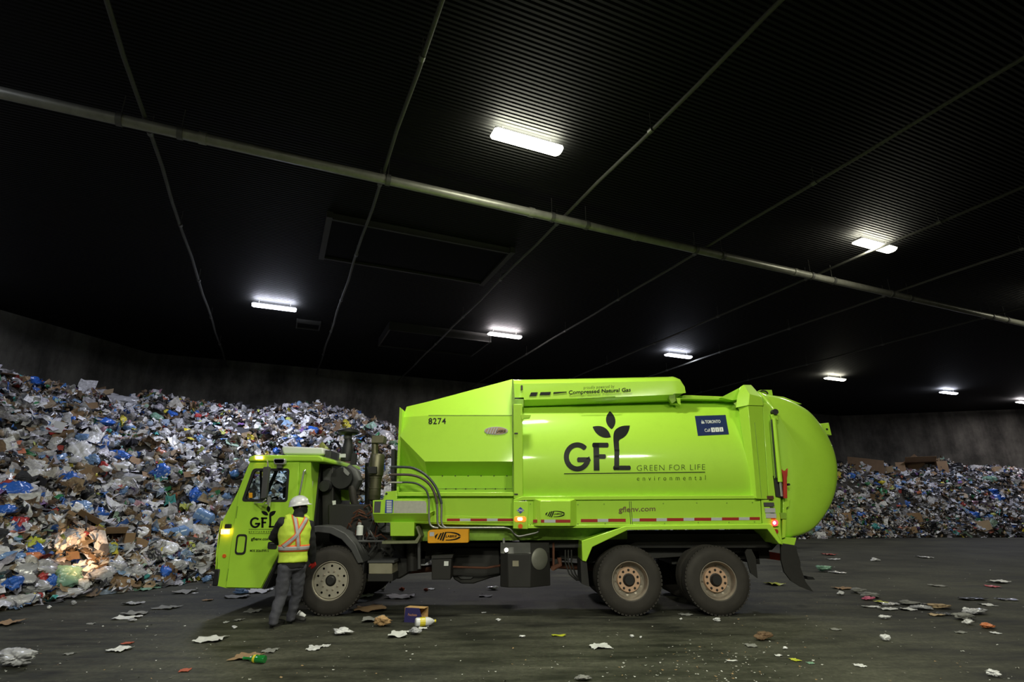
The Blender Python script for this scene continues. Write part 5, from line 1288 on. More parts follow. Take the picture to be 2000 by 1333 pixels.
# gloved hands, fingers curled
def hand(wr, d, palm_n, name, par):
    d = d.normalized(); palm_n = (palm_n - d * palm_n.dot(d)).normalized(); lat = d.cross(palm_n)
    t = [rings([(wr - d * .03, .033, .028), (wr + d * .02, .036, .022), (wr + d * .06, .043, .018), (wr + d * .09, .042, .016)], up=lat, n=14)]
    for i, (o_, L) in enumerate(((-.033, .072), (-.011, .082), (.011, .076), (.033, .060))):
        b_ = wr + d * .088 + lat * o_; p1 = b_ + d * L * .42 + palm_n * .008; p2 = p1 + (d * .7 + palm_n * .7) * L * .34; p3 = p2 + (d * .1 + palm_n) * L * .28
        t.append(rings([(b_ - d * .02, .0105, .0105), (b_, .0105, .0105), (p1, .010, .010), (p2, .009, .009), (p3, .0075, .0075)], up=lat, n=10))
    b_ = wr + d * .025 - lat * .036; p1 = b_ + d * .03 - lat * .024 + palm_n * .012; p2 = p1 + d * .03 - lat * .004 + palm_n * .014
    t.append(rings([(b_ + lat * .015, .014, .014), (b_, .014, .014), (p1, .012, .012), (p2, .009, .009)], up=palm_n, n=10))
    return fuse(name, t, m_glove, .0045, 2, 0, 1, par)
hand(wrR + (wrR - elbR).normalized() * .01, (wrR - elbR) + Vector((.0, .12, -.03)), Vector((-.6, .8, 0)), 'glove', mroot)
hand(haL + (haL - elbL).normalized() * .01, haL - elbL, Vector((.5, .2, -.8)), 'glove', mroot)
# vest: shell over the jacket trunk, open arm holes
vt = rings([(waist.lerp(pel, .80), .208, .160), (waist, .197, .152), (waist.lerp(chest, .5), .21, .157), (chest, .226, .165), (chest.lerp(neckb, .45), .222, .155), (chest.lerp(neckb, .78), .185, .132), (neckb.lerp(chest, .02), .125, .108)], up=ax_sh, n=40)[1:-1]
strapR = rings([(shR.lerp(neckb, .30) + Vector((0, 0, -.01)), .06, .09), (shR.lerp(neckb, .6) + Vector((0, 0, .012)), .07, .09)], up=bk, n=20)
vt = shrink(vt, 1.045)
vest = fuse('safety_vest', [vt, strapR, rings([(shL.lerp(neckb, .30) + Vector((0, 0, -.01)), .06, .09), (shL.lerp(neckb, .6) + Vector((0, 0, .012)), .07, .09)], up=bk, n=20)], m_vest, .012, 3, .008, 7, mroot)
# bands laid onto the vest by casting onto it
vb = BVHTree.FromPolygons([v.co[:] for v in vest.data.vertices], [tuple(p.vertices) for p in vest.data.polygons])
def on_vest(origin, d, off):
    h = vb.ray_cast(origin, d)
    return (h[0] + h[1] * off * (1 if h[1].dot(d) < 0 else -1)) if h[0] else None
def band(name, line, w, m, off, front=False, n=26, acr=4):
    """line: points in (across, height) of the back; ribbon w wide"""
    c0 = (waist + neckb) / 2; rowsn = []
    for i in range(n + 1):
        t = i / n * (len(line) - 1); k = min(int(t), len(line) - 2); f = t - k
        a = Vector(line[k]).lerp(Vector(line[k + 1]), f); dd = (Vector(line[k + 1]) - Vector(line[k])).normalized(); nn = Vector((-dd.y, dd.x))
        row = []
        for j in range(acr + 1):
            q = a + nn * (j / acr - .5) * w
            src = waist + ax_sh * q.x + Vector((0, 0, q.y)) + (bk if front else -bk) * .6 + Vector((.0, 0, 0))
            row.append(on_vest(src, (-bk if front else bk), off))
        rowsn.append(row)
    V = []; F = []; idx = {}
    for i, r in enumerate(rowsn):
        for j, p in enumerate(r):
            if p is not None: idx[(i, j)] = len(V); V.append(p)
    for i in range(n):
        for j in range(acr):
            ks = [(i, j), (i + 1, j), (i + 1, j + 1), (i, j + 1)]
            if all(k in idx for k in ks):
                q = [V[idx[k]] for k in ks]
                if max((q[a] - q[(a + 1) % 4]).length for a in range(4)) < .12: F.append([idx[k] for k in ks])
    o = put(name, make_mesh(name, V, F, 60), m, vest)
    md = o.modifiers.new('t', 'SOLIDIFY'); md.thickness = .002
    return o
H_ = (neckb - waist).z
for fr in (False, True):
    if not fr:
        for ln in ([(-.18, .10), (-.03, .27), (.12, H_ + .0)], [(.03, .10), (.0, .27), (-.07, H_ + .02)]):
            band('reflective_band', ln, .075, m_orangef, .006, fr); band('reflective_band', ln, .042, m_silver, .010, fr)
    else:
        for ln in ([(-.10, .10), (-.10, H_ - .02)], [(.10, .10), (.10, H_ - .02)]):
            band('reflective_band', ln, .075, m_orangef, .006, fr); band('reflective_band', ln, .042, m_silver, .010, fr)
# waist band all round
def belt(z, w, m, off, name='reflective_band'):
    V = []; F = []; n = 56
    for i in range(n):
        a = 2 * math.pi * i / n; d = -(ax_sh * math.cos(a) + bk * math.sin(a)); d.z = 0; d.normalize()
        for j in range(4):
            c = waist + Vector((0, 0, z + (j / 3 - .5) * w)) + Vector((0.012, 0, 0)); p = on_vest(c - d * .6, d, off)
            V.append(p if p is not None else c - d * .2)
    for i in range(n):
        for j in range(3): F.append((i * 4 + j, ((i + 1) % n) * 4 + j, ((i + 1) % n) * 4 + j + 1, i * 4 + j + 1))
    o = put(name, make_mesh(name, V, F, 60), m, vest); md = o.modifiers.new('t', 'SOLIDIFY'); md.thickness = .002
belt(.105, .095, m_orangef, .006); belt(.105, .055, m_silver, .010)
# hard hat
hc = headc + hup * .035 - hd_f * .012; HR = .135
hh = MB(); rows = []
for i in range(9):
    a = math.pi / 2 * i / 8; rows.append([hc + side * math.cos(q) * .128 * math.cos(a) + hd_f * math.sin(q) * .150 * math.cos(a) + hup * .135 * math.sin(a) * (1 + .0 * math.sin(q)) for q in [2 * math.pi * k / 36 for k in range(36)]])
brim = []
for q in [2 * math.pi * k / 36 for k in range(36)]:
    e = .012 + .035 * max(0, math.sin(q)) ** 2; brim.append(hc + side * math.cos(q) * (.128 + .012) + hd_f * math.sin(q) * (.150 + e) - hup * (.008 + .012 * max(0, math.sin(q))))
hh.loft([brim] + rows, closed=True, caps=False)
hat = hh.build('hard_hat', m_helmet, mroot, 60); md = hat.modifiers.new('t', 'SOLIDIFY'); md.thickness = .004
MB().loft([[hc + side * s_ * .014 + hd_f * math.cos(a) * .151 + hup * (math.sin(a) * .137 + e) for s_, e in ((-1, .0), (-.5, .006), (.5, .006), (1, .0))] for a in [math.pi * i / 20 for i in range(2, 19)]], closed=True).build('ridge', m_helmet, hat, 60)
# boots
def boot(heel, toe, ank, name='boot'):
    d = (toe - heel); d.z = 0; L = d.length; d.normalize(); s_ = Vector((-d.y, d.x, 0))
    up = Vector((0, 0, 1)); t = []
    t.append(rings([(heel + d * .02 + up * .05, .040, .045), (heel + d * .09 + up * .052, .044, .05), (heel + d * .17 + up * .045, .05, .042), (toe - d * .05 + up * .04, .052, .036), (toe + up * .032, .036, .026)], up=s_))
    t.append(rings([(heel + d * .055 + up * .04, .045, .05), (heel + d * .055 + up * .10, .044, .05), (ank + up * .02, .048, .052)], up=s_))
    o = fuse(name, t, m_boot, .008, 3, 0, 1, mroot)
    so = MB(); out = []
    for k in range(24):
        a = 2 * math.pi * k / 24; u = math.cos(a); out.append(heel + d * (L / 2 + u * (L / 2 + .01)) + s_ * math.sin(a) * (.047 + .008 * u))
    so.loft([[Vector((p.x, p.y, .0)) for p in out], [Vector((p.x, p.y, .026)) for p in out]], closed=True).build('sole', m_rubber, o)
hL, tL = G(528, 1227), G(550, 1220); hR_, tR_ = G(562, 1214), G(594, 1216)
tL = hL + (tL - hL).normalized() * .29; tR_ = hR_ + (tR_ - hR_).normalized() * .30
boot(hL, tL, ankL); boot(hR_, tR_, ankR)
# ---------------------------------------------------------------- single pieces of rubbish
from mathutils import Euler
m_film = lambda name, c, r=.25: mat(name, c, r, noise=.18, nscale=6, bump=.9, coat=.3)
MI = {
 'blue': m_film('blue_plastic_film', (.035, .13, .52)), 'pale_blue': m_film('pale_blue_plastic', (.16, .28, .52)), 'clear': m_film('clear_plastic_film', (.40, .40, .43), .18),
 'white': m_film('white_plastic_film', (.68, .68, .70), .35), 'black': m_film('black_plastic_film', (.018, .018, .02), .3), 'green': m_film('pale_green_plastic', (.20, .36, .27)),
 'yellow': m_film('yellow_plastic', (.62, .52, .03), .35), 'lime': m_film('lime_yellow_plastic', (.45, .48, .03), .4), 'red': m_film('red_plastic', (.45, .04, .04), .35), 'teal': m_film('teal_plastic', (.03, .26, .27), .4),
 'orange': m_film('orange_plastic', (.6, .20, .08), .4), 'pink': m_film('pink_plastic', (.55, .12, .22), .4),
 'card': mat('brown_cardboard', (.26, .165, .09), .85, noise=.2, nscale=5, bump=.2), 'card_dark': mat('dark_brown_cardboard', (.14, .085, .045), .85, noise=.25, nscale=5, bump=.2),
 'card_pale': mat('pale_cardboard', (.38, .28, .17), .85, noise=.15, nscale=5, bump=.2), 'paper': mat('white_paper', (.62, .62, .62), .75, noise=.06, nscale=6, bump=.2), 'grey': mat('grey_scrap', (.20, .20, .19), .7, noise=.2, nscale=9),
 'glass_green': mat('green_bottle_glass', (.01, .16, .03), .08, spec=.8, coat=.6), 'tan': mat('tan_paper', (.42, .26, .12), .8, noise=.3, nscale=12, bump=.6), 'rust': mat('reddish_scrap', (.35, .07, .03), .7)}
def nz(p, s, k): return mnoise.noise(Vector(p) * s + Vector((k * 3.7, k * 1.3, k * 5.1)))
def me_blob(sx, sy, sz, seed, rough=.55, knots=True):
    bm = bmesh.new(); bmesh.ops.create_icosphere(bm, subdivisions=4, radius=.5)
    for v in bm.verts:
        p = v.co.copy(); r = 1 + rough * nz(p, 2.2, seed) - rough * .9 * abs(nz(p, 5.0, seed + 1)) + rough * .35 * nz(p, 11, seed + 2)
        v.co = Vector((p.x * r * sx, p.y * r * sy, (p.z * r + .1) * sz))
    me = bpy.data.meshes.new('bag'); finish(bm, me, 28); bm.free(); return me
def me_sheet(sx, sy, seed, crump=.05, curl=.0, th=.002, g=12):
    bm = bmesh.new(); vv = []
    for j in range(g):
        for i in range(g):
            u, v = i / (g - 1) - .5, j / (g - 1) - .5
            e = 1 + .32 * nz((u * 2, v * 2, 0), 1.6, seed) + .12 * nz((u, v, 0), 9, seed)
            z = crump * (nz((u, v, 0), 3.0, seed + 3) + .5 * nz((u, v, 0), 8, seed + 5)) + curl * (u * u) * sx * 2 + crump * .5
            vv.append(bm.verts.new((u * sx * e, v * sy * e, z)))
    for j in range(g - 1):
        for i in range(g - 1): bm.faces.new((vv[j * g + i], vv[j * g + i + 1], vv[(j + 1) * g + i + 1], vv[(j + 1) * g + i]))
    r = bmesh.ops.extrude_face_region(bm, geom=bm.faces[:])
    for q in r['geom']:
        if isinstance(q, bmesh.types.BMVert): q.co.z += th
    bmesh.ops.recalc_face_normals(bm, faces=bm.faces)
    me = bpy.data.meshes.new('sheet'); finish(bm, me, 40); bm.free(); return me
def me_card(sx, sy, seed, th=.006):
    """a board folded once, with a torn flap"""
    r = random.Random(seed); f = r.uniform(-.15, .2); a = r.uniform(.15, .7); sk = r.uniform(-.08, .08)
    t = [(-.5, -.5), (f, -.5 + sk), (.5, -.45), (.5, .42), (f, .5 + sk), (-.5, .47 + sk)]
    def P(x, y): return Vector((x * sx if x <= f else (f + (x - f) * math.cos(a)) * sx, y * sy, 0 if x <= f else (x - f) * math.sin(a) * sx))
    v = [P(*q) for q in t]; v2 = [p + Vector((0, 0, th)) for p in v]
    return make_mesh('board', v + v2, [(0, 1, 4, 5), (1, 2, 3, 4), (6, 7, 10, 11), (7, 8, 9, 10), (0, 1, 7, 6), (1, 2, 8, 7), (2, 3, 9, 8), (3, 4, 10, 9), (4, 5, 11, 10), (5, 0, 6, 11)], 20)
def box_parts(sx, sy, sz, seed, m, open_=True):
    """an open carton: body plus flaps as parts"""
    r = random.Random(seed); t = .006; mb = MB()
    mb.box(-sx / 2, sx / 2, -sy / 2, sy / 2, 0, t)
    mb.box(-sx / 2, sx / 2, -sy / 2, -sy / 2 + t, t, sz).box(-sx / 2, sx / 2, sy / 2 - t, sy / 2, t, sz).box(-sx / 2, -sx / 2 + t, -sy / 2 + t, sy / 2 - t, t, sz).box(sx / 2 - t, sx / 2, -sy / 2 + t, sy / 2 - t, t, sz)
    body = make_mesh('body', mb.v, mb.f, 20); fl = []
    for k in range(4):
        a = r.uniform(-.2, 1.9) if open_ else .05; w = (sx if k < 2 else sy) * .98; L = min(sx, sy) * .48
        mb = MB(); mb.box(-w / 2, w / 2, 0, L, -t / 2, t / 2)
        M = Matrix.Rotation(math.pi / 2 * [0, 2, 1, 3][k], 4, 'Z') @ Matrix.Translation((0, (sy if k < 2 else sx) / 2, sz)) @ Matrix.Rotation(-a + math.pi / 2 if open_ else math.pi, 4, 'X')
        fl.append(make_mesh('flap', [M @ v for v in mb.v], mb.f, 20))
    return body, fl
def me_jug(L, r, seed=0):
    mb = MB().lathe([(0, 0), (r * .85, 0), (r, L * .05), (r, L * .22), (r * .93, L * .25), (r, L * .28), (r, L * .48), (r * .93, L * .51), (r, L * .54), (r, L * .74), (r * .6, L * .86), (r * .25, L * .9), (r * .25, L), (0, L)], (0, 0, 0), 'X', 28)
    return make_mesh('jug', mb.v, mb.f, 30)
def stand(loc, nrm=None, yaw=0.0, tilt=(0, 0)):
    q = (Vector((0, 0, 1)).rotation_difference(nrm) if nrm else Quaternion()) @ Euler((tilt[0], tilt[1], yaw)).to_quaternion()
    return Matrix.Translation(loc) @ q.to_matrix().to_4x4()
def place(name, me, m, M, label, cat, group=None):
    o = bpy.data.objects.new(name, me); COL.objects.link(o)
    if m is not None and not me.materials: me.materials.append(m)
    o.matrix_world = M; tag(o, label, cat, group); return o
def carton(M, sx, sy, sz, seed, m, label, group=None, open_=True, name='cardboard_box'):
    r = bpy.data.objects.new(name, None); COL.objects.link(r); r.matrix_world = M; tag(r, label, 'cardboard box', group)
    body, fl = box_parts(sx, sy, sz, seed, m, open_)
    for nm, me in [('body', body)] + [('flap', f) for f in fl]:
        o = bpy.data.objects.new(nm, me); COL.objects.link(o); me.materials.append(m); o.parent = r
    return r
def px_m(px, py, p): return FPX / (p.y * CP + (p.z - CAM_H) * SP)
def on_heap(px, py, lift=.0):
    p = heap_at(px, py); n = heap_n(p.x, p.y); return p + n * lift, n, 1.0 / px_m(px, py, p)
seedc = 100
def H(kind, px, py, w, h, mkey, label, cat, name=None, roll=0.0, depth=.6, lift=.05):
    """one piece lying on the heap, w x h measured on the photograph"""
    global seedc; seedc += 1
    p, n, k = on_heap(px, py, lift); sx, sy = w * k * 1.15, h * k * 1.15
    to = (Vector((0, 0, CAM_H)) - p); to.z = 0; to.normalize()
    face = (n * .6 + to * .8 + Vector((0, 0, .1))).normalized()
    xa = Vector((0, 0, 1)).cross(face).normalized(); ya = face.cross(xa); 
    R = Matrix((xa, ya, face)).transposed().to_4x4() @ Matrix.Rotation(roll, 4, 'Z')
    M = Matrix.Translation(p) @ R
    if kind == 'bag': place(name or 'plastic_bag', me_blob(sx, sy, min(sx, sy) * depth, seedc), MI[mkey], M, label, cat)
    elif kind == 'sheet': place(name or 'paper_sheet', me_sheet(sx, sy, seedc, .12 * min(sx, sy), .1), MI[mkey], M, label, cat)
    elif kind == 'card': place(name or 'cardboard_piece', me_card(sx, sy, seedc), MI[mkey], M, label, cat)
    elif kind == 'box': carton(M @ Matrix.Translation((0, 0, -sy * .3)) @ Matrix.Rotation(.5, 4, 'X'), sx, sy * .8, sy * .8, seedc, MI[mkey], label, name=name or 'cardboard_box')
    elif kind == 'jug': place(name or 'plastic_jug', me_jug(sx, sy / 2), MI[mkey], M @ Matrix.Translation((-sx / 2, 0, 0)), label, cat)
# left heap
B = 'plastic bag'; Cb = 'cardboard'
H('bag', 67, 737, 28, 22, 'blue', 'blue plastic bag on the crest at the far left of the left heap', B)
H('box', 12, 742, 26, 22, 'card', 'brown cardboard box on the crest at the left edge of the view', Cb)
H('bag', 60, 722, 24, 14, 'white', 'white plastic bag on the crest just right of the crest box', B)
H('bag', 96, 818, 46, 20, 'pale_blue', 'pale blue film bundle below the crest, above the white carton with a red end', B)
H('bag', 190, 826, 40, 16, 'blue', 'bright blue film bundle just under the long pale bundle', B)
H('bag', 228, 782, 78, 18, 'clear', 'long pale plastic bundle lying near the crest of the left heap', B, depth=.9)
H('bag', 196, 768, 44, 16, 'clear', 'clear film bag resting just above the long pale bundle', B)
H('card', 197, 771, 38, 12, 'card_pale', 'pale cardboard strip lying inside the clear film near the crest', Cb)
H('card', 158, 800, 42, 14, 'card', 'flat brown cardboard lid left of the bright blue bundle', Cb, roll=.1)
H('card', 85, 834, 56, 26, 'paper', 'large white carton panel under the pale blue film bundle', 'carton', name='carton_panel', roll=-.3)
H('card', 107, 843, 24, 14, 'red', 'red end panel of a carton right beside the large white panel', 'carton', name='carton_panel', roll=.5)
H('card', 121, 855, 30, 16, 'card', 'brown cardboard flap below the red carton end', Cb, roll=.2)
H('bag', 152, 890, 38, 52, 'white', 'tall torn white bag hanging down the middle of the left heap', B, depth=.4)
H('bag', 232, 918, 44, 24, 'white', 'round white bundle right of the torn hanging bag', B)
H('bag', 200, 918, 16, 24, 'red', 'red and white wrapper beside the round white bundle', 'wrapper', name='wrapper')
H('bag', 248, 945, 58, 26, 'clear', 'grey clear film bundle under the round white bundle', B)
H('card', 98, 926, 50, 26, 'paper', 'open white card sleeve in the middle of the left heap', 'carton', name='carton_panel', roll=-.2)
H('bag', 131, 945, 26, 36, 'blue', 'upright blue bag below the open white card sleeve', B)
H('bag', 228, 893, 40, 16, 'blue', 'flat blue bag above the round white bundle', B)
H('bag', 312, 928, 30, 28, 'blue', 'blue bag on the heap below the long trailing white strip', B)
H('sheet', 345, 885, 16, 60, 'white', 'long trailing strip of white film on the heap left of the truck cab', 'plastic strip', name='plastic_strip', roll=.35)
H('bag', 350, 832, 24, 22, 'clear', 'grey round lid high on the heap right of the green netting', 'plastic lid', name='plastic_lid')  # round plastic lid, modelled as a squashed blob
H('bag', 306, 818, 20, 14, 'green', 'green netting bundle near the crest of the heap', 'netting', name='netting')
H('bag', 360, 848, 30, 14, 'yellow', 'yellow bag below the grey round lid', B)
H('bag', 218, 857, 22, 12, 'yellow', 'yellow bag left of centre on the upper heap', B)
H('bag', 380, 975, 26, 26, 'blue', 'blue bag on the heap just left of the cab nose', B)
H('bag', 20, 965, 46, 34, 'blue', 'large blue bag at the left edge half way up the heap', B)
H('bag', 6, 1008, 34, 36, 'blue', 'dark blue bag at the left edge under the large blue bag', B)
H('bag', 15, 950, 18, 10, 'lime', 'lime wrapper lying on the large blue bag at the left edge', 'wrapper', name='wrapper')
H('bag', 152, 998, 40, 26, 'pale_blue', 'pale blue bag above the brown boxes in the lower left heap', B)
H('bag', 185, 1010, 44, 30, 'blue', 'big bright blue bag above the two brown boxes', B)
H('box', 158, 1028, 38, 32, 'card', 'tilted brown box with dark opening under the big bright blue bag', Cb, roll=-.6)
H('box', 214, 1056, 32, 36, 'card', 'upright brown box right of the tilted one', Cb)
H('card', 248, 1086, 24, 34, 'card_pale', 'folded pale brown box end below the upright box', Cb, roll=.5)
H('card', 266, 1076, 22, 34, 'card', 'standing brown cardboard board at the right of the folded box end', Cb, roll=-.4)
H('card', 265, 1044, 40, 24, 'card_dark', 'dark brown crushed cardboard above the standing board', Cb)
H('card', 288, 1038, 62, 12, 'paper', 'long white carton lying diagonally across the lower heap', 'carton', name='long_carton', roll=-.75)
H('card', 300, 1048, 36, 12, 'card_pale', 'pale carton with worn print below the long white carton', 'carton', name='long_carton', roll=-.9)
H('jug', 342, 1052, 46, 24, 'pale_blue', 'large blue water jug lying on its side in the lower heap', 'water jug', roll=.25, lift=.12)
H('jug', 400, 1020, 36, 24, 'pale_blue', 'blue water jug nearest the cab nose', 'water jug', roll=-.5, lift=.12)
H('jug', 328, 1073, 36, 12, 'white', 'slim off-white tube lying under the large blue jug', 'tube', name='tube', roll=-.35, lift=.1)
H('bag', 185, 1046, 22, 14, 'blue', 'small dark blue bag between the two brown boxes', B)
H('bag', 296, 1092, 26, 30, 'black', 'black rubbish bag at the foot of the heap', B)
H('bag', 302, 1072, 24, 22, 'clear', 'clear tub on top of the black rubbish bag', 'plastic tub', name='plastic_tub')
H('bag', 310, 1078, 12, 18, 'yellow', 'small yellow pack beside the clear tub', 'wrapper', name='wrapper')
H('bag', 275, 1130, 22, 10, 'teal', 'teal plastic crate piece at the foot of the heap', 'plastic scrap', name='plastic_scrap')
H('bag', 332, 1110, 52, 22, 'clear', 'grey clear film bundle at the foot of the heap right of the black bag', B, depth=.4)
H('bag', 380, 1112, 44, 18, 'clear', 'flattened clear film sheet nearest the front bumper', B, depth=.35)
H('bag', 63, 1068, 30, 22, 'lime', 'lime yellow foam block low on the heap', 'foam block', name='foam_block')
H('jug', 52, 1097, 36, 14, 'orange', 'orange bottle low on the heap under the lime foam block', 'bottle', name='bottle', lift=.1)
H('bag', 70, 1090, 40, 12, 'blue', 'flat blue bag right under the lime foam block', B)
H('bag', 128, 1058, 26, 24, 'clear', 'clear film ball in the headlight glow', B)
H('bag', 36, 1030, 22, 30, 'red', 'reddish translucent bag near the left edge', B)
H('bag', 118, 1130, 56, 38, 'green', 'pale green see-through bag full of containers', B, depth=.7)
H('bag', 68, 1118, 50, 30, 'clear', 'grey clear bag left of the pale green bag', B, depth=.5)
H('bag', 160, 1112, 36, 20, 'white', 'whitish bag up right of the pale green bag', B)
H('bag', 196, 1128, 34, 26, 'clear', 'clear bag with dark specks right of the pale green bag', B)
H('bag', 62, 1150, 50, 22, 'clear', 'grey clear bag under the reddish wrapper at the foot of the heap', B, depth=.5)
H('bag', 70, 1168, 14, 10, 'red', 'small red ball on the foot of the heap', 'wrapper', name='wrapper')
H('bag', 56, 1180, 14, 12, 'yellow', 'small yellow scrap at the very foot of the heap', 'wrapper', name='wrapper')
H('bag', 30, 1178, 56, 20, 'clear', 'flat clear bag lying at the foot of the heap by the left edge', B, depth=.35)
H('bag', 118, 1172, 66, 14, 'clear', 'long flat clear film at the foot of the heap', B, depth=.35)
H('sheet', 15, 1128, 60, 34, 'clear', 'large folded pale film at the left edge low on the heap', 'plastic film', name='plastic_film')
H('bag', 18, 1098, 40, 20, 'pale_blue', 'pale blue film at the left edge beside the orange bottle', B)
H('bag', 225, 1112, 20, 34, 'white', 'torn white bag below the upright brown box', B, depth=.4)
H('bag', 258, 1122, 34, 24, 'clear', 'round clear tub at the foot below the folded box end', 'plastic tub', name='plastic_tub')
H('bag', 393, 1000, 26, 18, 'white', 'white wrapper above the blue jug nearest the cab', 'wrapper', name='wrapper')
H('bag', 572, 862, 32, 14, 'blue', 'blue film bundle seen above the white roof unit of the cab', B)
H('bag', 608, 845, 24, 14, 'blue', 'blue bag behind the black air intake', B)
H('card', 645, 838, 40, 18, 'card_dark', 'dark brown cardboard on the crest left of the air intake', Cb)
H('bag', 748, 858, 36, 24, 'clear', 'grey blanket-like bundle on the crest beside the hopper', 'bundle', name='bundle')
H('card', 722, 838, 22, 14, 'green', 'green edged card on the crest between air intake and exhaust', 'card', name='card_piece', roll=.6)
# right heap
H('box', 1795, 906, 44, 36, 'card', 'big open brown box on the crest of the right heap', Cb)
H('card', 1765, 903, 60, 26, 'card_dark', 'big dark cardboard sheet leaning left of the big open crest box', Cb, roll=.5)
H('card', 1690, 912, 52, 28, 'card_dark', 'big dark cardboard sheet on the crest nearest the truck tail', Cb, roll=-.2)
H('card', 1728, 922, 26, 12, 'card_pale', 'pale cardboard piece between the two crest sheets', Cb)
H('bag', 1906, 900, 26, 14, 'white', 'white bag on the crest right of the big open box', B)
H('bag', 1870, 918, 30, 16, 'black', 'black bag on the crest right of the big open box', B)
H('card', 1948, 920, 14, 12, 'card_pale', 'small pale board under the yellow wrapper on the right crest', Cb)
H('bag', 1946, 913, 12, 8, 'yellow', 'small yellow wrapper on the crest of the right heap', 'wrapper', name='wrapper')
H('bag', 1935, 938, 18, 12, 'green', 'green bag on the upper right heap', B)
H('bag', 1946, 976, 26, 14, 'blue', 'blue bag at the right, half way up the right heap', B)
H('bag', 1934, 962, 20, 10, 'blue', 'dark blue bag just above the blue bag at the right', B)
H('bag', 1902, 1010, 20, 14, 'blue', 'bright blue bag low on the right heap', B)
H('card', 1908, 1029, 38, 18, 'card_pale', 'flat pale cardboard sheet at the foot of the right heap', Cb)
H('card', 1784, 1014, 24, 18, 'card', 'brown board with a dark edge low in the middle of the right heap', Cb)
H('bag', 1816, 1032, 24, 18, 'black', 'round black bag at the foot of the right heap', B)
H('card', 1777, 1038, 20, 12, 'card', 'small brown board left of the round black bag', Cb)
H('sheet', 1603, 1048, 16, 12, 'paper', 'white sheet at the foot of the right heap next to the truck tail', 'paper')
H('bag', 1588, 1034, 22, 12, 'pale_blue', 'pale blue bag at the foot of the heap just behind the truck tail', B)
H('bag', 1664, 932, 16, 12, 'blue', 'blue bag high on the right heap near the truck tail', B)
H('bag', 1772, 968, 14, 14, 'black', 'dark bag in the middle of the right heap', B)
H('card', 1650, 1014, 22, 16, 'card', 'brown board low on the heap near the truck tail', Cb)
H('bag', 1708, 1031, 12, 10, 'teal', 'teal wrapper low on the right heap', 'wrapper', name='wrapper')
# plain repeats strewn over both heaps
GEN = [('plastic_bag', 'bag', 'blue', 'plastic bag', 'small blue plastic bag half buried in the mixed rubbish', 18), ('plastic_bag', 'bag', 'white', 'plastic bag', 'small crumpled white plastic bag half buried in the mixed rubbish', 60),
       ('plastic_bag', 'bag', 'clear', 'plastic bag', 'small grey see-through plastic bag half buried in the mixed rubbish', 44), ('cardboard_piece', 'card', 'card', 'cardboard', 'torn brown cardboard piece lying in the mixed rubbish', 60),
       ('cardboard_piece', 'card', 'card_dark', 'cardboard', 'dark damp cardboard piece lying in the mixed rubbish', 24), ('paper_sheet', 'sheet', 'paper', 'paper', 'creased white paper sheet lying in the mixed rubbish', 50),
       ('plastic_bag', 'bag', 'black', 'plastic bag', 'small black plastic bag half buried in the mixed rubbish', 22), ('plastic_bag', 'bag', 'pale_blue', 'plastic bag', 'small pale blue plastic bag half buried in the mixed rubbish', 24),
       ('wrapper', 'bag', 'yellow', 'wrapper', 'small yellow wrapper lying in the mixed rubbish', 8), ('wrapper', 'bag', 'red', 'wrapper', 'small red wrapper lying in the mixed rubbish', 6)]
gr = random.Random(5); ZONES = [((0, 420), (760, 1150), .55), ((420, 775), (835, 1000), .2), ((1640, 2000), (915, 1040), .25)]
for nm, kd, mk, ct, lb, cnt in GEN:
    if kd == 'bag': protos = [me_blob(.3, .22, .16, 300 + i + cnt) for i in range(3)]
    elif kd == 'card': protos = [me_card(.36, .24, 300 + i + cnt) for i in range(3)]
    else: protos = [me_sheet(.26, .2, 300 + i + cnt, .03, .2) for i in range(3)]
    for me in protos: me.materials.append(MI[mk])
    src = None; made = 0
    while made < cnt:
        z = gr.choices(ZONES, [q[2] for q in ZONES])[0]; px, py = gr.uniform(*z[0]), gr.uniform(*z[1])
        try: p, n, k = on_heap(px, py, .06)
        except Exception: continue
        if p.z < .1 or p.y > 44 or p.y < 7 or not inside_walls(np.array([p.x]), np.array([p.y]))[0] or float(heap_dist(np.array([p.x]), np.array([p.y]))[0][0]) > 9.5: continue
        nn = (n + Vector((gr.uniform(-.4, .4), gr.uniform(-.4, .4), 0))).normalized()
        M = stand(p, nn, gr.uniform(0, 6.28)) @ Matrix.Scale(gr.uniform(.7, 1.35), 4)
        if src is None: src = place(nm, protos[0], MI[mk], M, lb, ct, lb.replace('small ', '').split(' half')[0].split(' lying')[0] + 's in the heaps'); o = src
        else:
            o = src.copy(); o.data = protos[made % 3]; o.matrix_world = M; COL.objects.link(o)
        made += 1

# ---------------------------------------------------------------- litter on the floor
def F(kind, px, py, w, h, mkey, label, cat, name=None, yaw=0.0, th=None):
    """one piece lying on the floor, its base centred where the photograph shows it"""
    global seedc; seedc += 1
    p = G(px, py); k = 1.0 / px_m(px, py, p); D = p.y
    sx = w * k * 1.05; fore = (CAM_H / D); sy = h * k / max(.12, fore) * .8 if kind in ('sheet', 'card') else sx * .6
    sy = min(sy, sx * 1.4)
    M = stand(p, None, yaw)
    if kind == 'sheet': o = place(name or 'paper_scrap', me_sheet(sx, sy, seedc, .10 * min(sx, sy), .06), MI[mkey], M, label, cat)
    elif kind == 'card': o = place(name or 'cardboard_piece', me_card(sx, sy, seedc), MI[mkey], M, label, cat)
    elif kind == 'bag': o = place(name or 'plastic_scrap', me_blob(sx, sy, h * k * 1.1, seedc, .65), MI[mkey], M, label, cat)
    elif kind == 'jug': o = place(name or 'bottle', me_jug(sx, h * k / 2), MI[mkey], M @ Matrix.Translation((-sx / 2, 0, h * k / 2)), label, cat)
    me = o.data; zmin = min(v.co.z for v in me.vertices)
    o.location.z = -zmin + .002 if kind != 'jug' else o.location.z
    return o
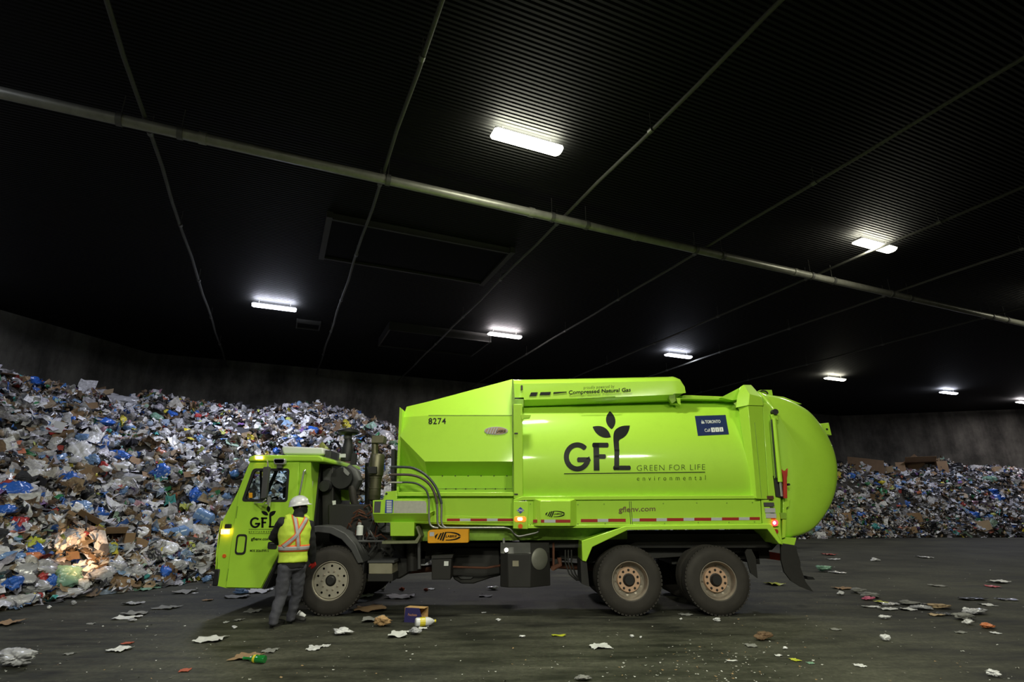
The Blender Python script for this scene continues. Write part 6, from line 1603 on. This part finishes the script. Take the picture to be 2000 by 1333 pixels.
# named pieces in front
def at_floor(px, py): return G(px, py)
kk = 1 / px_m(810, 1216, G(810, 1216))
p = G(806, 1217)
bxr = bpy.data.objects.new('cardboard_box', None); COL.objects.link(bxr); bxr.location = p; tag(bxr, 'small dark blue box with tan open side standing in front of the truck', 'cardboard box')
m_navy = mat('dark_blue_print', (.03, .025, .12), .5); m_tanb = mat('tan_box_board', (.50, .30, .12), .7)
def bpart(mb, name, m):
    me = make_mesh(name, mb.v, mb.f, 20); me.materials.append(m); o = bpy.data.objects.new(name, me); COL.objects.link(o); o.parent = bxr; o.rotation_euler = (0, 0, -.25); return o
bw, bh, bd = 37 * kk, 26 * kk, .17
bpart(MB().prism([(-bw / 2, 0), (bw / 2 + .03, 0), (bw / 2 - .05, bh), (-bw / 2 + .01, bh)], 0, .006), 'printed_side', m_navy)
bpart(MB().box(-bw / 2, bw / 2 + .03, .006, bd, 0, .005).box(-bw / 2, bw / 2 + .03, bd - .006, bd, .005, bh).box(-bw / 2, -bw / 2 + .005, .006, bd - .006, .005, bh).box(-bw / 2 + .01, bw / 2 + .03, .006, bd - .006, bh - .005, bh), 'body', m_tanb)
V, Fc = text_shape('Pouchette', offset=.015, shear=.2); me = make_mesh('printed_name', [((u - .5) * .15 - .01, -.0015, bh * .62 - v * .035) for u, v in V], Fc, 60)
me.materials.append(mat('tan_print', (.45, .22, .12), .5)); o = bpy.data.objects.new('printed_name', me); COL.objects.link(o); o.parent = bxr; o.rotation_euler = (0, 0, -.25)
# milk-type jug
p = G(829, 1225); jr = bpy.data.objects.new('plastic_bottle', None); COL.objects.link(jr); jr.matrix_world = Matrix.Translation(p + Vector((0, .02, .062))) @ Matrix.Rotation(.35, 4, 'Z'); tag(jr, 'white plastic bottle with a yellow label lying beside the dark blue box', 'bottle')
def jpart(prof, name, m, ax='X'):
    mb = MB().lathe(prof, (0, 0, 0), ax, 24); me = make_mesh(name, mb.v, mb.f, 35); me.materials.append(m); o = bpy.data.objects.new(name, me); COL.objects.link(o); o.parent = jr
jpart([(0, -.14), (.05, -.14), (.062, -.125), (.062, .04), (.052, .08), (.03, .12), (.018, .13), (.018, .14), (0, .14)], 'body', MI['white'])
jpart([(.063, -.08), (.0645, -.078), (.0645, 0), (.063, .002)], 'label', MI['yellow']); jpart([(0, .165), (.02, .165), (.022, .14), (.0, .138)], 'cap', MI['yellow'])
# green glass bottle
p = G(496, 1296); gr_ = bpy.data.objects.new('glass_bottle', None); COL.objects.link(gr_); gr_.matrix_world = Matrix.Translation(p + Vector((0.02, 0, .042))) @ Matrix.Rotation(math.pi - .18, 4, 'Z'); tag(gr_, 'green glass bottle lying on the floor in the foreground', 'bottle')
mb = MB().lathe([(0, -.11), (.036, -.11), (.041, -.10), (.041, .02), (.034, .05), (.018, .08), (.0145, .10), (.0145, .15), (.0165, .152), (.0165, .163), (.0, .163)], (0, 0, 0), 'X', 28); me = make_mesh('body', mb.v, mb.f, 35); me.materials.append(MI['glass_green']); o = bpy.data.objects.new('body', me); COL.objects.link(o); o.parent = gr_
mb = MB().lathe([(.0422, .0), (.0422, .012), (.040, .03)], (0, 0, 0), 'X', 28); me = make_mesh('neck_label', mb.v, mb.f, 35); me.materials.append(MI['yellow']); o = bpy.data.objects.new('neck_label', me); COL.objects.link(o); o.parent = gr_
# paper cup leaning on the boot
p = G(601, 1207); cup = bpy.data.objects.new('paper_cup', None); COL.objects.link(cup); cup.matrix_world = Matrix.Translation(p + Vector((-.02, -.22, .075))) @ Matrix.Rotation(.45, 4, 'Y'); tag(cup, 'white paper cup with dark bands lying against the worker\'s right boot', 'paper cup')
for prof, nm, m in (([(0, -.065), (.041, -.065), (.043, -.06), (.031, .06), (0, .06)], 'body', MI['paper']), ([(.0425, -.052), (.0425, -.046), (.0418, -.040), (.0418, -.052)], 'band', m_black), ([(.0415, -.036), (.0415, -.026), (.0405, -.036)], 'band', m_grey)):
    mb = MB().lathe(prof, (0, 0, 0), 'X', 24); me = make_mesh(nm, mb.v, mb.f, 35); me.materials.append(m); o = bpy.data.objects.new(nm, me); COL.objects.link(o); o.parent = cup
FL = [
 ('bag', 30, 1302, 74, 26, 'clear', 'crumpled clear film lying at the lower left corner', 'plastic film', 'plastic_film'),
 ('sheet', 16, 1220, 36, 10, 'card', 'flat brown cardboard scrap on the floor by the left edge', 'cardboard', 'cardboard_piece'),
 ('sheet', 408, 1252, 46, 12, 'paper', 'white paper sheet on the floor left of the worker\'s boots', 'paper', 'paper_sheet'),
 ('sheet', 235, 1271, 32, 10, 'paper', 'white printed card alone on the floor at lower left', 'paper', 'paper_sheet'),
 ('bag', 666, 1240, 38, 10, 'white', 'crumpled white plastic glove-like scrap on the floor right of the worker', 'plastic scrap', 'plastic_scrap'),
 ('bag', 747, 1224, 30, 16, 'tan', 'crumpled tan paper bag left of the dark blue box', 'paper bag', 'paper_bag'),
 ('sheet', 728, 1213, 36, 10, 'grey', 'torn printed paper strip behind the crumpled tan bag', 'paper', 'paper_scrap'),
 ('sheet', 778, 1242, 32, 14, 'paper', 'folded white paper in front of the dark blue box', 'paper', 'paper_sheet'),
 ('bag', 810, 1240, 26, 10, 'clear', 'crushed clear cup right of the folded white paper', 'plastic scrap', 'plastic_scrap'),
 ('sheet', 826, 1229, 14, 4, 'paper', 'small white scrap under the bottle with the yellow label', 'paper', 'paper_scrap'),
 ('sheet', 722, 1192, 50, 14, 'card', 'dusty flattened brown cardboard in the shadow behind the front wheel', 'cardboard', 'cardboard_piece'),
 ('sheet', 614, 1268, 24, 14, 'white', 'star-shaped torn white film on the floor below the front wheel', 'plastic scrap', 'plastic_scrap'),
 ('sheet', 637, 1263, 14, 5, 'white', 'small torn white film right of the star-shaped one', 'plastic scrap', 'plastic_scrap'),
 ('sheet', 528, 1273, 22, 8, 'grey', 'grey torn scrap on the floor above the green bottle', 'scrap', 'scrap'),
 ('sheet', 482, 1286, 46, 14, 'card', 'muddy brown scrap lying behind the green bottle', 'cardboard', 'cardboard_piece'),
 ('bag', 458, 1229, 9, 5, 'white', 'small white lump on the floor left of the worker\'s left boot', 'scrap', 'scrap'),
 ('sheet', 442, 1217, 8, 4, 'white', 'tiny white scrap left of the small white lump', 'scrap', 'scrap'),
 ('sheet', 466, 1213, 14, 4, 'grey', 'thin grey scrap behind the small white lump', 'scrap', 'scrap'),
 ('sheet', 494, 1196, 26, 6, 'grey', 'pale torn scrap in the shadow left of the worker', 'scrap', 'scrap'),
 ('bag', 470, 1161, 26, 9, 'pale_blue', 'crumpled lilac-blue wrapper on the floor under the cab', 'wrapper', 'wrapper'),
 ('sheet', 505, 1157, 36, 7, 'paper', 'pale sheet on the floor under the cab door edge', 'paper', 'paper_sheet'),
 ('sheet', 463, 1168, 38, 6, 'grey', 'grey scrap strip below the lilac-blue wrapper', 'scrap', 'scrap'),
 ('bag', 402, 1139, 18, 12, 'pale_blue', 'pale blue bag on the floor in front of the bumper', 'plastic bag', 'plastic_bag'),
 ('bag', 325, 1132, 46, 12, 'white', 'flat white bag on the floor at the edge of the heap', 'plastic bag', 'plastic_bag'),
 ('sheet', 340, 1143, 30, 6, 'clear', 'clear film scrap on the floor in front of the flat white bag', 'plastic scrap', 'plastic_scrap'),
 ('sheet', 285, 1152, 30, 8, 'green', 'greenish wrapper on the floor at the edge of the heap', 'wrapper', 'wrapper'),
 ('sheet', 362, 1158, 30, 7, 'grey', 'long grey scrap on the floor right of the greenish wrapper', 'scrap', 'scrap'),
 ('sheet', 262, 1181, 28, 6, 'clear', 'pale crinkled scrap, rearmost of three in a column on the floor at left', 'scrap', 'scrap'),
 ('sheet', 266, 1201, 40, 7, 'grey', 'greyish crinkled scrap, middle one of three in a column on the floor at left', 'scrap', 'scrap'),
 ('sheet', 248, 1209, 40, 6, 'paper', 'whitish long scrap, nearest of three in a column on the floor at left', 'scrap', 'scrap'),
 ('bag', 258, 1215, 16, 5, 'clear', 'small clear scrap touching the nearest whitish long scrap', 'scrap', 'scrap'),
 ('sheet', 326, 1189, 36, 6, 'grey', 'thin dirty film on the floor half way between heap and worker', 'plastic scrap', 'plastic_scrap'),
 ('sheet', 406, 1174, 16, 3, 'card', 'small reddish strip on the floor left of the cab shadow', 'scrap', 'scrap'),
 ('sheet', 380, 1160, 8, 3, 'white', 'tiny white scrap near the long grey scrap', 'scrap', 'scrap'),
 ('bag', 143, 1183, 9, 7, 'clear', 'small clear cup on the floor by the heap foot', 'scrap', 'scrap'),
 ('bag', 95, 1190, 8, 5, 'white', 'small white lump on the floor by the heap foot', 'scrap', 'scrap'),
 ('sheet', 250, 1258, 18, 4, 'rust', 'small rusty brown strip above the white printed card', 'scrap', 'scrap'),
 ('sheet', 362, 1311, 16, 7, 'rust', 'small brown scrap at the bottom left of the foreground', 'scrap', 'scrap'),
 ('sheet', 135, 1279, 16, 4, 'grey', 'small grey scrap between the film and the printed card', 'scrap', 'scrap'),
 ('sheet', 178, 1220, 12, 3, 'grey', 'small grey scrap at left between cardboard scrap and whitish scraps', 'scrap', 'scrap'),
 ('bag', 747, 1155, 15, 12, 'white', 'crumpled white paper cup on the floor behind the front wheel', 'paper cup', 'crushed_cup'),
 ('sheet', 716, 1166, 24, 6, 'paper', 'pale sheet in the shadow right of the front wheel', 'paper', 'paper_sheet'),
 ('sheet', 784, 1168, 44, 7, 'paper', 'two-lobed white sheet on the floor under the middle of the truck', 'paper', 'paper_sheet'),
 ('bag', 785, 1156, 10, 6, 'rust', 'reddish brown lump on the floor under the truck', 'scrap', 'scrap'),
 ('bag', 832, 1156, 8, 5, 'rust', 'smaller reddish lump right of the first one under the truck', 'scrap', 'scrap'),
 ('sheet', 843, 1152, 11, 4, 'paper', 'small white strip under the orange plate of the truck', 'scrap', 'scrap'),
 ('bag', 963, 1153, 18, 6, 'white', 'pale scrap on the floor left of the black tank', 'scrap', 'scrap'),
 ('sheet', 948, 1166, 24, 3, 'grey', 'thin grey strip on the floor below the black tank', 'scrap', 'scrap'),
 ('bag', 973, 1214, 8, 5, 'white', 'small bent white scrap in front of the truck\'s middle', 'scrap', 'scrap'),
 ('sheet', 945, 1198, 8, 2, 'white', 'tiny white scrap behind the small bent one', 'scrap', 'scrap'),
 ('bag', 1019, 1246, 12, 4, 'white', 'small white scrap right of centre foreground', 'scrap', 'scrap'),
 ('sheet', 1092, 1243, 26, 3, 'lime', 'thin yellowish strip on the floor left of the rear wheels', 'scrap', 'scrap'),
 ('sheet', 1172, 1265, 34, 9, 'white', 'white two-lobed petal-like scrap on the floor below the rear wheels', 'paper', 'paper_scrap'),
 ('bag', 1235, 1246, 9, 4, 'white', 'small white scrap, left one of a pair below the first rear wheel', 'scrap', 'scrap'),
 ('bag', 1251, 1248, 5, 3, 'white', 'tiny white scrap, right one of a pair below the first rear wheel', 'scrap', 'scrap'),
 ('bag', 1330, 1213, 6, 4, 'white', 'tiny white pellet between the two rear wheels', 'scrap', 'scrap'),
 ('bag', 1401, 1215, 13, 6, 'white', 'white lump right under the last wheel', 'scrap', 'scrap'),
 ('sheet', 1338, 1202, 22, 4, 'grey', 'grey flake between the rear wheels', 'scrap', 'scrap'),
 ('bag', 1490, 1251, 32, 14, 'card_dark', 'muddy brown crumpled wad on the floor right of the rear wheels', 'scrap', 'crumpled_wad'),
 ('sheet', 1467, 1263, 18, 6, 'grey', 'grey scrap left of the muddy brown wad', 'scrap', 'scrap'),
 ('bag', 1534, 1269, 9, 4, 'white', 'small white scrap right of the muddy brown wad', 'scrap', 'scrap'),
 ('sheet', 1429, 1292, 18, 2, 'white', 'thin white stick on the floor in the right foreground', 'scrap', 'scrap'),
 ('sheet', 1520, 1282, 12, 3, 'white', 'small white strip in the right foreground', 'scrap', 'scrap'),
 ('sheet', 1553, 1291, 14, 5, 'lime', 'small yellowish scrap in the right foreground', 'scrap', 'scrap'),
 ('sheet', 1583, 1297, 12, 4, 'green', 'small pale green scrap in the right foreground', 'scrap', 'scrap'),
 ('bag', 1140, 1330, 30, 7, 'grey', 'grey scrap at the bottom edge of the view', 'scrap', 'scrap'),
 ('bag', 1729, 1253, 16, 11, 'white', 'round white lump alone on the right-hand floor', 'scrap', 'scrap'),
 ('bag', 1728, 1210, 16, 7, 'white', 'crumpled white scrap above the round white lump', 'scrap', 'scrap'),
 ('bag', 1942, 1322, 26, 10, 'white', 'crumpled white scrap in the lower right corner', 'scrap', 'scrap'),
 ('sheet', 1631, 1231, 14, 4, 'grey', 'small grey scrap right of the truck shadow', 'scrap', 'scrap'),
 ('sheet', 1680, 1302, 16, 6, 'white', 'small white scrap in the right foreground near a pale stain', 'scrap', 'scrap'),
 ('bag', 1611, 1117, 28, 9, 'green', 'speckled wrapper on the floor behind the mud flap', 'wrapper', 'wrapper'),
 ('sheet', 1634, 1120, 20, 4, 'clear', 'clear film beside the speckled wrapper behind the mud flap', 'plastic scrap', 'plastic_scrap'),
 ('sheet', 1619, 1085, 20, 3, 'red', 'red strip on the floor behind the truck tail', 'scrap', 'scrap'),
 ('sheet', 1627, 1094, 22, 2, 'white', 'thin white strip below the red strip', 'scrap', 'scrap'),
 ('bag', 1711, 1097, 16, 5, 'white', 'white scrap on the far floor right of the truck', 'scrap', 'scrap'),
 ('sheet', 1804, 1090, 18, 4, 'white', 'white scrap on the far floor in front of the right heap', 'scrap', 'scrap'),
 ('sheet', 1512, 1143, 26, 5, 'lime', 'yellowish scrap on the floor under the truck tail', 'scrap', 'scrap'),
 ('sheet', 1832, 1146, 0.1 + 22, 3, 'grey', 'grey strip on the far right-hand floor', 'scrap', 'scrap'),
 ('sheet', 1951, 1139, 28, 4, 'paper', 'pale strip on the floor near the right edge', 'scrap', 'scrap'),
 ('sheet', 1937, 1147, 16, 5, 'red', 'small dark red scrap below the pale strip at the right edge', 'scrap', 'scrap'),
 ('sheet', 1928, 1183, 18, 5, 'paper', 'whitish scrap right of the trail of litter', 'scrap', 'scrap'),
 ('sheet', 1898, 1172, 40, 5, 'black', 'black rag strip on the floor right of the litter trail', 'rag', 'rag'),
 ('sheet', 1967, 1173, 30, 4, 'black', 'shorter black rag strip near the right edge', 'rag', 'rag')]
trail = [(1645, 1151, 26, 6, 'card'), (1643, 1163, 14, 8, 'white'), (1676, 1159, 28, 9, 'grey'), (1700, 1168, 40, 10, 'grey'), (1695, 1173, 22, 8, 'pink'), (1722, 1178, 16, 6, 'lime'), (1735, 1181, 30, 7, 'clear'), (1775, 1182, 34, 8, 'grey'), (1772, 1192, 24, 6, 'paper'), (1800, 1191, 36, 8, 'clear'), (1803, 1181, 12, 6, 'black'), (1838, 1189, 40, 8, 'card_pale'), (1828, 1203, 22, 6, 'card_pale'), (1846, 1202, 24, 6, 'black'), (1884, 1211, 40, 12, 'grey'), (1892, 1221, 18, 10, 'white'), (1930, 1228, 26, 9, 'orange'), (1905, 1200, 40, 12, 'clear'), (1889, 1198, 14, 10, 'white'), (1702, 1187, 28, 4, 'white'), (1735, 1192, 30, 5, 'paper'), (1943, 1238, 12, 5, 'white'), (1875, 1237, 18, 4, 'grey')]
lamp_lab = {'card': 'brown', 'white': 'white', 'grey': 'grey', 'pink': 'pinkish', 'lime': 'yellowish', 'clear': 'clear', 'paper': 'pale paper', 'black': 'black', 'card_pale': 'tan', 'orange': 'orange-brown'}
for i, a in enumerate(FL): F(a[0], a[1], a[2], a[3], a[4], a[5], a[6], a[7], name=a[8], yaw=gr.uniform(-.25, .25))
for (x, y, w, h, mk) in trail:
    o = F('bag' if h > 7 else 'sheet', x, y, w, h * .8, mk, lamp_lab[mk] + ' flattened scrap in the trail of litter on the right-hand floor', 'scrap', name='litter_scrap', yaw=gr.uniform(-.3, .3)); o['group'] = lamp_lab[mk] + ' scraps in the trail of litter'
# crumbs too small to count
n = 900
px = rng.uniform(-50, 2050, n); py = 1062 + 290 * rng.random(n) ** .8
cl = rng.random(n) < .22; px[cl] = rng.normal(1400, 90, cl.sum()); py[cl] = rng.normal(1300, 28, cl.sum())
pos = []
for a, b_ in zip(px, py):
    q = G(a, max(b_, 1062))
    if float(heap_dist(np.array([q.x]), np.array([q.y]))[0][0]) < .2: pos.append((q.x, q.y, .004))
pos = np.array(pos); n = len(pos)
v, f, q = sheets(pos, np.tile([0., 0., 1.], (n, 1)), rng.uniform(.006, .032, n) * (.6 + pos[:, 1] / 22), .15, np.full(n, .08), 3)
v[:, 2] = np.maximum(v[:, 2], .0015)
c = np.array([(.5, .5, .48), (.35, .34, .30), (.18, .17, .14), (.6, .6, .58), (.3, .2, .1)])[rng.integers(0, 5, n)]
o = put('floor_crumbs', np_mesh('floor_crumbs', [(v, f, np.repeat(c, q, axis=0), 0)], [m_sc_paper])); tag(o, 'tiny pale crumbs and flakes scattered over the hall floor', 'crumbs', kind='stuff')
